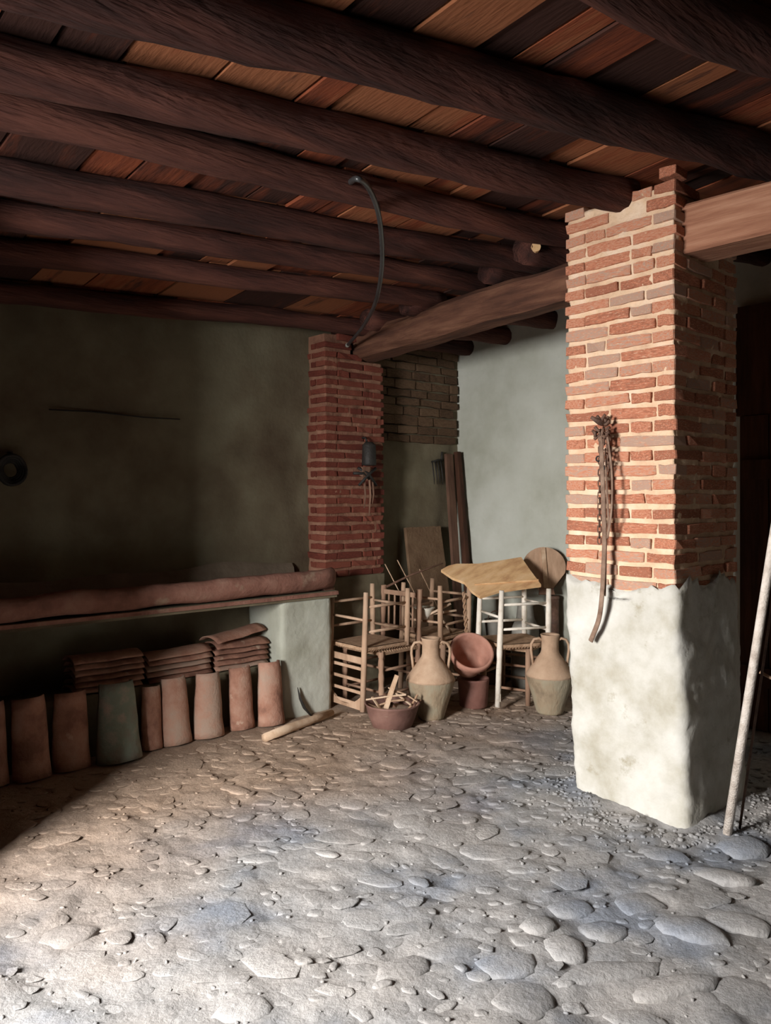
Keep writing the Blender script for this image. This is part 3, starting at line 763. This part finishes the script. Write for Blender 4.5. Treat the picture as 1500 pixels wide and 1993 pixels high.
# ------------------------------------------------------------------ jugs, pots, basin
def jug(label, p, rot, sc=1.0):
    t = thing('two_handled_jug' if True else '', label, 'jug', p, (0,0,rot), 'clay water jugs among the chairs')
    low = [(0.0,0.0),(0.088,0.0),(0.093,0.012),(0.112,0.08),(0.140,0.17),(0.160,0.235),(0.164,0.252)]
    up = [(0.164,0.252),(0.158,0.268),(0.125,0.318),(0.088,0.372),(0.066,0.402),(0.059,0.425),(0.057,0.478),(0.061,0.515),(0.066,0.530),(0.060,0.533),(0.050,0.520),(0.046,0.47),(0.03,0.44)]
    MB().lathe([(r*sc, z*sc) for r, z in low], 36, jit=0.03).build('lower_body', M['clay_low'], t, smooth=True)
    MB().lathe([(r*sc, z*sc) for r, z in up], 36, jit=0.02).build('shoulder_and_neck', M['clay'], t, smooth=True)
    for s in (-1, 1):
        pts = [(s*0.046,0,0.485),(s*0.075,0,0.505),(s*0.108,0,0.497),(s*0.126,0,0.465),(s*0.128,0,0.425),(s*0.122,0,0.38),(s*0.116,0,0.325)]
        MB().tube([Vector(q)*sc for q in pts], 0.0125*sc, 10, flat=0.75).build('handle', M['clay'], t, smooth=True)
    return t
jp = on_floor(838, 1398); jp.z = 0.006
jug('dusty two-handled clay jug standing between the basin of scraps and the terracotta pot', jp, -0.75, 1.0)
jp2 = at(1070, 1386, 5.40); jp2.z = 0.006
jug('grey clay jug standing beside the foot of the sunlit brick pillar', jp2, -0.3-PI/2*0.3, 1.0)
pp = at(921, 1380, 5.56); pp.z = 0.005
t = thing('terracotta_pot', 'dark glazed upright terracotta pot holding up the tilted wide pot', 'pot', pp)
MB().lathe([(0,0),(0.092,0),(0.098,0.01),(0.104,0.10),(0.109,0.17),(0.112,0.190),(0.112,0.20),(0.101,0.20),(0.097,0.17),(0.09,0.02),(0,0.02)], 32).build('body', M['terra_dark'], t, smooth=True)
# tilted wide-rimmed pot: axis towards the viewer and up
t2 = thing('tilted_flowerpot', 'wide-rimmed terracotta flowerpot lying tilted with its mouth towards the room', 'pot', at(908, 1298, 5.56))
ax = (-FW*0.80 + RT*0.12 + Vector((0,0,0.80))).normalized()
q = Vector((0,0,1)).rotation_difference(ax).to_matrix().to_4x4()
MB().lathe([(0,0.0),(0.088,0.0),(0.094,0.01),(0.112,0.09),(0.126,0.148),(0.146,0.150),(0.153,0.160),(0.155,0.190),(0.150,0.203),(0.140,0.206),(0.132,0.195),(0.122,0.15),(0.105,0.07),(0.088,0.016),(0.0,0.016)], 40, q).build('body', M['terra'], t2, smooth=True)

bp_ = at(763, 1410, 5.08); bp_.z = 0.004
t = thing('scrap_basin', 'low reddish-brown basin full of wooden scraps in front of the upturned chair', 'basin', bp_)
MB().lathe([(0,0),(0.118,0.0),(0.128,0.008),(0.152,0.07),(0.172,0.140),(0.180,0.150),(0.176,0.156),(0.166,0.148),(0.146,0.07),(0.12,0.016),(0,0.014)], 36, jit=0.03).build('bowl', M['basin'], t, smooth=True)
MB().lathe([(0.155,0.105),(0.13,0.115),(0.07,0.12),(0.0,0.122)][::1], 20, jit=0.2).build('debris_fill', M['soil'], t, smooth=True)
sc = [('pale broken board poking highest out of the scrap basin', 'board', (772,1314), (748,1388), 0.022, 0.35, 'stick'),
      ('thin bent cane crossing the left of the scrap basin', 'stick', (712,1362), (790,1352), 0.006, 1, 'stick'),
      ('short wooden slat leaning right inside the scrap basin', 'stick', (756,1338), (800,1372), 0.011, 0.5, 'stick'),
      ('flat wooden shard lying across the middle of the scrap basin', 'board', (738,1372), (788,1362), 0.016, 0.4, 'stick'),
      ('forked twig standing at the right rim of the scrap basin', 'stick', (812,1352), (792,1384), 0.007, 1, 'stick'),
      ('stubby stick beside the forked twig in the scrap basin', 'stick', (818,1362), (800,1388), 0.009, 0.7, 'stick_dark'),
      ('rounded pale lump of wood at the left rim of the scrap basin', 'scrap', (716,1374), (742,1386), 0.020, 0.8, 'stick'),
      ('flat brown chip standing near the middle of the scrap basin', 'scrap', (748,1350), (762,1386), 0.014, 0.35, 'stick_dark'),
      ('pale flat shard leaning left in the scrap basin', 'scrap', (724,1356), (748,1390), 0.016, 0.35, 'stick'),
      ('long thin lath crossing the right of the scrap basin', 'stick', (768,1344), (812,1366), 0.007, 0.6, 'stick'),
      ('dark wooden peg beneath the shards in the scrap basin', 'stick', (760,1366), (778,1390), 0.010, 1, 'stick_dark')]
for i, (lab, cat, p0, p1, r, fl, m) in enumerate(sc):
    a = at(p0[0], p0[1], 5.10+0.03*R.uniform(-1,1)); b_ = at(p1[0], p1[1], 5.05+0.02*R.uniform(-1,1))
    mid = a.lerp(b_, 0.5) + Vector((0,0,0.012*R.uniform(-1,1)))
    tag(MB().tube([a, mid, b_], [r*0.9, r, r*0.95], 8, flat=fl, wob=0.2).build('wood_scrap', M[m], smooth=False), lab, cat, 'wooden scraps in the basin')

# ------------------------------------------------------------------ odds and ends behind the chairs
def slab4(name, m, pts, th, label, cat, sub=6, jag=0.0):
    A, B, Cc, D = map(Vector, pts)             # corners in order; thickness goes along the back normal
    nrm = (B-A).cross(D-A).normalized()
    vs = []; fs = []
    for side in (0, 1):
        for i in range(sub+1):
            for j in range(3):
                u, v = i/sub, j/2
                p = (A.lerp(B, u)).lerp(D.lerp(Cc, u), v) - nrm*(th*side)
                if jag and i in (0, sub): p += (B-A).normalized()*jag*noise.noise(p*23)
                if jag and j in (0, 2): p += (D-A).normalized()*jag*0.5*noise.noise(p*13)
                vs.append(p)
    m_ = (sub+1)*3
    for i in range(sub):
        for j in range(2):
            a = i*3+j; fs.append((a, a+3, a+4, a+1)); fs.append((m_+a, m_+a+1, m_+a+4, m_+a+3))
        a = i*3; fs.append((a, m_+a, m_+a+3, a+3)); a += 2; fs.append((a, a+3, m_+a+3, m_+a))
    for j in range(2):
        fs.append((j, j+1, m_+j+1, m_+j)); a = sub*3+j; fs.append((a, m_+a, m_+a+1, a+1))
    return tag(MB().add(vs, fs).build(name, m), label, cat)
A_, B_, D_ = at(905,1140,5.70), at(1053,1139,5.68), at(1014,1084,5.98)
nr_ = (B_-A_).cross(D_-A_).normalized()
def on_plane(px, py, P, n_):
    e_ = Vector((0,0,EYE)); d_ = at(px, py, 1.0)-e_
    return e_ + d_*((P-e_).dot(n_)/d_.dot(n_))
out = [on_plane(px, py, A_, nr_) for px, py in ((858,1109),(872,1101),(888,1097),(930,1097),(972,1091),(1014,1084),(1032,1110),(1053,1138),(1010,1144),(970,1150),(934,1161),(918,1150),(904,1133),(880,1124))]
k_ = len(out)
bpk = thing('broken_plank', 'pale yellowish broken plank laid over the upturned legs of the white chair', 'plank', out[6])
out = [p-out[6] for p in [Vector(q) for q in out]]
pk = MB().add([p for p in out]+[p-nr_*0.022 for p in out], [tuple(range(k_)), tuple(range(k_,2*k_))[::-1]]+[(i_, k_+i_, k_+(i_+1)%k_, (i_+1)%k_) for i_ in range(k_)])
pk.build('board', M['wood_pale'], bpk)
MB().tube([out[12].lerp(out[11],0.5)*0.9+nr_*0.004, out[7]*0.97+nr_*0.004+(out[6]-out[7])*0.25], [0.006,0.009], 8).build('raised_edge', M['wood_pale'], bpk)
# pear-shaped bellows board resting above the white chair by the pale wall
bc = at(1058, 1104, 6.02)
bl = thing('bellows', 'round-headed wooden bellows board with a centre batten propped against the pale wall', 'bellows', at(1060,1150,6.06))
loc0 = Vector(bl.location)
rx = RT; rz = (Vector((0,0,1)) + FW*0.20).normalized(); ry = rx.cross(rz)
def fr4(o): 
    return Matrix(((rx.x,rz.x,ry.x,o.x),(rx.y,rz.y,ry.y,o.y),(rx.z,rz.z,ry.z,o.z),(0,0,0,1)))
poly = [(-0.045,0.0),(0.045,0.0)]
for i in range(19):
    a = -0.35 + (PI+0.7)*i/18
    poly.append((0.165*math.cos(a), 0.185+0.150*math.sin(a)))
fb = MB().prism(poly, 0.0, 0.02, fr4(Vector((0,0,0)))).build('front_board', M['chair'], bl)
MB().prism([(x*0.96+0.03, y*0.96+0.01) for x, y in poly], -0.07, -0.055, fr4(Vector((0,0,0)))).build('back_board', M['stick_dark'], bl)
MB().prism([(x*0.92+0.012, y*0.92+0.01) for x, y in poly], -0.055, 0.0, fr4(Vector((0,0,0)))).build('leather_fold', M['leather'], bl)
MB().prism([(-0.012,0.02),(0.022,0.02),(0.010,0.33),(-0.024,0.33)], 0.02, 0.034, fr4(Vector((0,0,0)))).build('batten', M['stick'], fb)
MB().prism([(-0.05,-0.03),(0.07,-0.03),(0.06,0.02),(-0.045,0.02)], 0.0, 0.03, fr4(Vector((0,0,0)))).build('nozzle_block', M['stick_dark'], bl)
# dark stove pipe under it
pt = at(1076, 1150, 6.11); 
sp_ = thing('stove_pipe', 'dark metal stove pipe standing behind the white chair', 'pipe', (pt.x, pt.y, 0.004))
MB().tube([(0,0,0),(0,0,0.36),(0,0,0.705)], 0.045, 18).build('pipe', M['iron'], sp_, smooth=True)
for z in (0.02, 0.38, 0.68): MB().tube([(0,0,z),(0,0,z+0.022)], 0.049, 18).build('collar', M['iron'], sp_, smooth=True)
pz = at(1022, 1200, 6.14)
zt = thing('zinc_churn', 'grey zinc churn standing behind the white chair against the pale wall', 'churn', (pz.x, pz.y, 0.004))
MB().lathe([(0,0),(0.10,0),(0.105,0.02),(0.105,0.45),(0.07,0.53),(0.06,0.62),(0.072,0.64),(0.06,0.642),(0,0.62)], 24).build('body', M['zinc'], zt, smooth=True)
MB().lathe([(0.1055,0.30),(0.109,0.305),(0.109,0.325),(0.1055,0.33)], 24).build('band', M['zinc'], zt, smooth=True)
pz = at(962, 1215, 6.25)
zt = thing('grey_bucket', 'small grey bucket on the floor behind the white chair', 'bucket', (pz.x, pz.y, 0.33))
MB().lathe([(0,0),(0.055,0),(0.06,0.01),(0.078,0.17),(0.083,0.175),(0.076,0.176),(0.055,0.02),(0,0.015)], 22).build('body', M['zinc'], zt, smooth=True)
MB().tube([Vector((0.080*math.cos(a), 0.0, 0.17+0.07*math.sin(a))) for a in [PI*i/10 for i in range(11)]], 0.004, 6).build('handle', M['iron'], zt, smooth=True)
crt = thing('wooden_crate', 'low dark wooden crate holding the small grey bucket behind the white chair', 'crate', (pz.x, pz.y, 0.0), (0,0,0.2))
for z in (0.06, 0.16, 0.26):
    for (x, y, sx_, sy_) in ((0,-0.09,0.18,0.012),(0,0.09,0.18,0.012),(-0.09,0,0.012,0.17),(0.09,0,0.012,0.17)):
        MB().box((x,y,z), (sx_,sy_,0.08)).build('slat', M['stick_dark'], crt)
MB().box((0,0,0.312), (0.195,0.195,0.018)).build('lid', M['stick_dark'], crt)
slab4('narrow_board', M['stick_dark'], (at(1082,1240,6.02), at(1098,1240,6.0), at(1107,1155,6.1), at(1094,1155,6.12)), 0.02, 'narrow grey board leaning behind the pillar beside the stove pipe', 'board', 4, 0.01) if False else None
slab4('green_sack', M['cloth'], (at(906,1300,6.08), at(938,1300,6.05), at(934,1146,6.16), at(908,1150,6.18)), 0.03, 'dark green sacking hung between the brown and white chairs', 'sack', 6, 0.02)
# twisted iron rod
a, b_ = at(905, 1290, 5.72), at(902, 1152, 5.86); a.z = 0.01
a = Vector((b_.x+0.01, b_.y-0.06, 0.012))
tw = MB(); n = 60
for ph in (0, PI):
    tw.tube([a.lerp(b_, i/n)+Vector((0.008*math.cos(i*0.9+ph), 0.008*math.sin(i*0.9+ph), 0)) for i in range(n+1)], 0.0075, 6)
tag(tw.build('twisted_rod', M['stick'], smooth=True), 'pale twisted rod standing upright between the brown and white chairs', 'rod')
# canes and the slanted stick
for (p0, p1, d0, d1, lab) in (((749,1098),(776,1150),6.2,6.17,'thin cane slanting beside the dim pillar above the turned chair'),
                              ((773,1090),(812,1165),6.25,6.22,'longest thin cane slanting in front of the rough brown board'),
                              ((816,1108),(846,1170),6.30,6.27,'short faint cane slanting above the middle upturned chair'),
                              ((752,1142),(862,1096),5.90,6.0,'crooked grey branch lying across the tops of the brown chairs')):
    a, b_ = (at(*p0, d0), at(*p1, d1)) if lab.startswith('crooked') else (on_y(*p0, 4.512), on_y(*p1, 4.512))
    if lab.startswith('crooked'):
        tag(MB().tube([a, a.lerp(b_,0.4)+Vector((0,0,0.012)), b_], [0.009,0.008,0.005], 7).build('branch', M['stick_dark'], smooth=True), lab, 'branch')
    else:
        a = a; d = (b_-a).normalized(); foot = a + d*((a.z-0.02)/(-d.z)) if d.z < 0 else b_
        tag(MB().tube([a, a.lerp(foot,0.5), foot], [0.004,0.005,0.006], 6).build('cane', M['stick'], smooth=True), lab, 'cane', 'canes among the chairs')
# loose sticks lying in the upturned middle chair
for sd, (p0, p1, lab) in zip((5.80, 5.835, 5.90), (((833,1197),(877,1175),'short pale stick slanting up among the rungs of the middle upturned chair'),
                      ((834,1196),(888,1188),'pale stick lying level among the rungs of the middle upturned chair'),
                      ((856,1202),(882,1235),'thin split stick leaning down towards the tilted pot'))):
    tag(MB().tube([at(*p0, sd), at(*p1, sd+0.015)], [0.008,0.010], 7).build('stick', M['stick'], smooth=True), lab, 'stick', 'sticks in the upturned chair')
# white china bowl caught in the rungs
bw = Vector((4.085, 4.165, FLIP+0.005-0.27+0.0125))
t = thing('china_bowl', 'white china bowl lodged among the legs of the upturned middle chair', 'bowl', bw)
MB().lathe([(r_*0.85, z_*0.85) for r_, z_ in ((0,0),(0.03,0.0),(0.034,0.012),(0.062,0.045),(0.074,0.085),(0.076,0.098),(0.070,0.098),(0.055,0.05),(0.02,0.02),(0,0.02))], 28).build('body', M['china'], t, smooth=True)
MB().lathe([(0.0612,0.0816),(0.0782,0.085),(0.0782,0.0901),(0.0612,0.0884)], 28).build('rim', M['china'], t, smooth=True)

# tall planks in the far corner, the rough board and the fork on the back wall
pa = on_y(868, 1100, 4.70)
def leaning(name, m, foot, top, wd, th, label, cat='plank'):
    foot, top = Vector(foot), Vector(top); d = (top-foot); s = Vector((1,0,0)); s = (s - d*(s.dot(d)/d.dot(d))).normalized(); n_ = d.cross(s).normalized()
    mb = MB(); mb.add([foot+s*(sx*wd/2)+n_*(sy*th/2)+d*tz for tz in (0,1) for (sx,sy) in ((-1,-1),(1,-1),(1,1),(-1,1))], [(0,3,2,1),(4,5,6,7),(0,1,5,4),(1,2,6,5),(2,3,7,6),(3,0,4,7)])
    return tag(mb.build(name, m, bevel=0.004), label, cat)
leaning('tall_plank', M['stick_dark'], (4.92,4.56,0.012), (4.965,4.765,1.84), 0.085, 0.03, 'tall brown plank leaning in the corner of the back and pale walls')
leaning('tall_plank', M['door'], (5.03,4.52,0.012), (5.06,4.75,1.86), 0.05, 0.05, 'tall dark batten leaning in the corner against the pale wall')
slab4('rough_board', M['adobe'], ((4.42,4.56,0.012), (4.86,4.54,0.012), (4.85,4.745,1.22), (4.45,4.75,1.22)), 0.03, 'rough brown board with rounded top leaning on the back wall', 'board', 8, 0.02)
fk = on_y(852, 895, 4.78)
t = thing('fork_head', 'iron fork head with curved tines hung on the back wall by the tall planks', 'fork', fk)
xb = MB().tube([(-0.075,0,-0.02),(0,-0.005,0.0),(0.06,0,0.0)], 0.008, 8).build('crossbar', M['iron_black'], t, smooth=True)
for k in range(4):
    x = -0.07+0.035*k
    MB().tube([(x,0,-0.01),(x-0.012,-0.025,-0.09),(x+0.004,-0.02,-0.16),(x+0.02,-0.005,-0.21)], [0.006,0.006,0.005,0.002], 7).build('tine', M['iron_black'], xb, smooth=True)
MB().tube([(0.045,0,0.0),(0.05,0,0.07)], 0.010, 8).build('socket', M['iron_black'], t, smooth=True)

# harness tackle hung on the dim pillar
hk = on_y(706, 860, 4.59)
t = thing('hanging_tackle', 'bunch of dark iron tackle hung on the dim brick pillar', 'tackle', hk)
MB().tube([(0,0.03,0.03),(0,-0.03,0.03),(0,-0.045,0.0)], 0.008, 8).build('hook', M['iron_black'], t, smooth=True)
MB().lathe([(0,-0.18),(0.052,-0.18),(0.055,-0.17),(0.050,-0.03),(0.03,-0.005),(0.0,0.0)], 18, Matrix.Translation((0.01,-0.06,0))).build('bell', M['iron_black'], t, smooth=True)
MB().box((-0.02,-0.05,-0.225), (0.075,0.04,0.075), jit=0.008).build('block', M['stick_dark'], t)
for (q0, q1) in (((-0.09,-0.05,-0.20),(0.09,-0.05,-0.33)), ((-0.08,-0.05,-0.33),(0.08,-0.055,-0.20)), ((-0.13,-0.045,-0.24),(0.02,-0.05,-0.28))):
    MB().tube([q0, Vector(q0).lerp(Vector(q1),0.5)+Vector((0,-0.02,0.02)), q1], 0.011, 8).build('iron_arm', M['iron_black'], t, smooth=True)
for (x, l) in ((-0.03,-0.50),(0.02,-0.56),(0.05,-0.47)):
    MB().tube([(x,-0.05,-0.27),(x+0.012,-0.05,-0.40),(x+0.004,-0.045,l)], [0.010,0.011,0.006], 8, flat=0.5).build('strap', M['stick_dark'], t, smooth=True)

# coil hung at the dark end of the back wall, cane on the wall, conduit
ck = on_y(20, 915, 4.76)
t = thing('rope_coil', 'dark coil of rope hung on the back wall above the trough', 'rope', ck)
for k in range(4):
    rr = 0.045+0.010*k
    MB().tube([Vector((rr*math.cos(a), -0.01*k+0.008*math.sin(3*a), rr*1.1*math.sin(a))) for a in [2*PI*i/24 for i in range(25)]], 0.011, 7, caps=False).build('loop', M['iron_black'], t, smooth=True)
MB().tube([(0,0.05,0.10),(0,-0.03,0.10)], 0.006, 6).build('peg', M['iron_black'], t)
a, b_ = on_y(95, 797, 4.795), on_y(350, 816, 4.795)
tag(MB().tube([a, a.lerp(b_,0.3)+Vector((0,0,0.006)), a.lerp(b_,0.7)+Vector((0,0,-0.004)), b_], 0.0045, 6).build('wall_wire', M['iron_black'], smooth=True), 'thin dark wire stretched level along the back wall', 'wire')
a_, b2_, r_ = LOGS[3]
def log3(lx): ly = a_[1]+(b2_[1]-a_[1])*(lx-a_[0])/(b2_[0]-a_[0]); return Vector((lx, ly, zc(lx, ly)-0.05))
lx = min((1.5+0.01*q_ for q_ in range(150)), key=lambda q_: abs(CX+F*log3(q_).dot(RT)/log3(q_).dot(FW)-682))
cp = [log3(lx)+Vector((0,0.02,0.005)), at(694,348,3.18), at(716,364,3.28), at(735,410,3.50), at(743,470,3.80), at(742,530,4.15), at(730,590,4.70), at(706,636,5.35), at(676,672,5.84)]
# smooth the conduit path
def catmull(P, m=8):
    out = []
    for i in range(len(P)-1):
        p0, p1_, p2_, p3 = P[max(i-1,0)], P[i], P[i+1], P[min(i+2,len(P)-1)]
        for k in range(m):
            t_ = k/m; out.append(0.5*((2*p1_)+(p2_-p0)*t_+(2*p0-5*p1_+4*p2_-p3)*t_*t_+(3*p1_-p0-3*p2_+p3)*t_**3))
    return out+[P[-1]]
path = catmull(cp, 12)
t = thing('electric_conduit', 'grey corrugated conduit looping from the roof log down to the dim pillar', 'cable', (0,0,0))
MB().tube(path, [0.0125 if i % 2 else 0.0115 for i in range(len(path))], 10).build('hose', M['conduit'], t, smooth=True)
MB().tube([path[-2]+(path[-1]-path[-2])*0.2, path[-1]+(path[-1]-path[-2])*0.6], 0.016, 10).build('end_fitting', M['zinc'], t, smooth=True)

# chain and straps hung on the sunlit pillar (face x = 3.345)
XF = 3.335
def col(px, py, off=0.03): return on_x(px, py, XF-off)
t = thing('chain_and_straps', 'rusty chain and leather straps hanging from a peg on the sunlit pillar', 'harness', col(1168, 815, 0.0))
o0 = Vector(t.location)
def loc(px, py, off=0.03): return col(px, py, off)-o0
MB().tube([loc(1176,825,-0.05), loc(1168,822,0.05), loc(1150,812,0.085)], [0.014,0.016,0.010], 8, wob=0.3).build('peg', M['iron'], t, smooth=True)
kn = MB()
for k in range(14):
    c = loc(1166+R.uniform(-8,16), 822+R.uniform(-8,28), R.uniform(0.02,0.07))
    kn.tube([c+Vector((0.0,R.uniform(-.02,.02),R.uniform(-.02,.02))), c, c+Vector((R.uniform(-.02,.01),R.uniform(-.02,.02),R.uniform(-.03,.02)))], 0.008, 6)
kn.build('knot', M['iron'], t, smooth=True)
def link_mesh():
    pts = []
    for i in range(17):
        a = 2*PI*i/16; pts.append(Vector((0, 0.0085*math.cos(a), 0.0085*math.sin(a)+(0.0085 if math.sin(a) > 0 else -0.0085))))
    me = MB().tube(pts, 0.0032, 6, caps=False).mesh('link', True); me.materials.append(M['iron']); return me
LK = link_mesh()
def run_chain(p0, p1, n):
    for i in range(n):
        c = p0.lerp(p1, i/(n-1))
        o = bpy.data.objects.new('link', LK); C.objects.link(o); o.parent = t
        o.location = c; o.rotation_euler = (R.uniform(-.1,.1), 0, (0.35 if i % 2 else 0.35+PI/2)+R.uniform(-.2,.2))
run_chain(loc(1168,842,0.05), loc(1166,1052,0.045), 20)
run_chain(loc(1174,838,0.055), loc(1180,912,0.05), 8)
run_chain(loc(1183,842,0.05), loc(1186,905,0.045), 7)
def strap(pts, r, fl=0.45, nm='strap'):
    MB().tube(catmull([loc(*p) for p in pts], 8), [r]*(8*(len(pts)-1)+1), 8, flat=fl).build(nm, M['leather'], t, smooth=True)
strap([(1168,835,0.05),(1171,900,0.055),(1174,980,0.06),(1176,1050,0.065),(1174,1110,0.07),(1171,1160,0.07),(1165,1205,0.065),(1149,1248,0.05)], 0.013)
strap([(1180,838,0.05),(1189,905,0.07),(1191,960,0.085),(1188,1010,0.085),(1182,1045,0.075)], 0.006, 0.6)
strap([(1178,905,0.05),(1181,960,0.055),(1184,1020,0.06),(1182,1048,0.07)], 0.006, 0.6)
strap([(1179,1050,0.06),(1178,1110,0.06),(1177,1160,0.06)], 0.006, 0.6)
for (px, py) in ((1164,893),(1172,911)):
    c = loc(px, py, 0.055); MB().tube([c+Vector((0,0.012*math.cos(a),0.012*math.sin(a))) for a in [2*PI*i/12 for i in range(13)]], 0.004, 6, caps=False).build('ring', M['iron_black'], t, smooth=True)

# leaning pole and rod on the near side of the sunlit pillar
pf = on_floor(1415, 1630)
tag(MB().tube([(pf.x,pf.y,0.015), (pf.x+0.005,pf.y-0.19,1.30), (3.415,1.185,2.66)], [0.0195,0.0175,0.014], 10, wob=0.08).build('leaning_pole', M['pole'], smooth=True), 'pale wooden pole leaning up against the squared beam beside the sunlit pillar', 'pole')
pg = on_floor(1439, 1618)
t = thing('thin_rod', 'thin rod leaning behind the pale pole beside the sunlit pillar', 'rod', (pg.x, pg.y, 0.012))
MB().tube([(0,0,0), (-0.03,-0.19,1.30), (-0.06,-0.40,2.60)], 0.006, 8).build('shaft', M['iron'], t, smooth=True)
q0 = at(1478,1308,3.45)-Vector(t.location)
MB().tube([q0, q0+Vector((0.02,-0.09,-0.04))], 0.007, 8).build('peg', M['stick'], t, smooth=True)
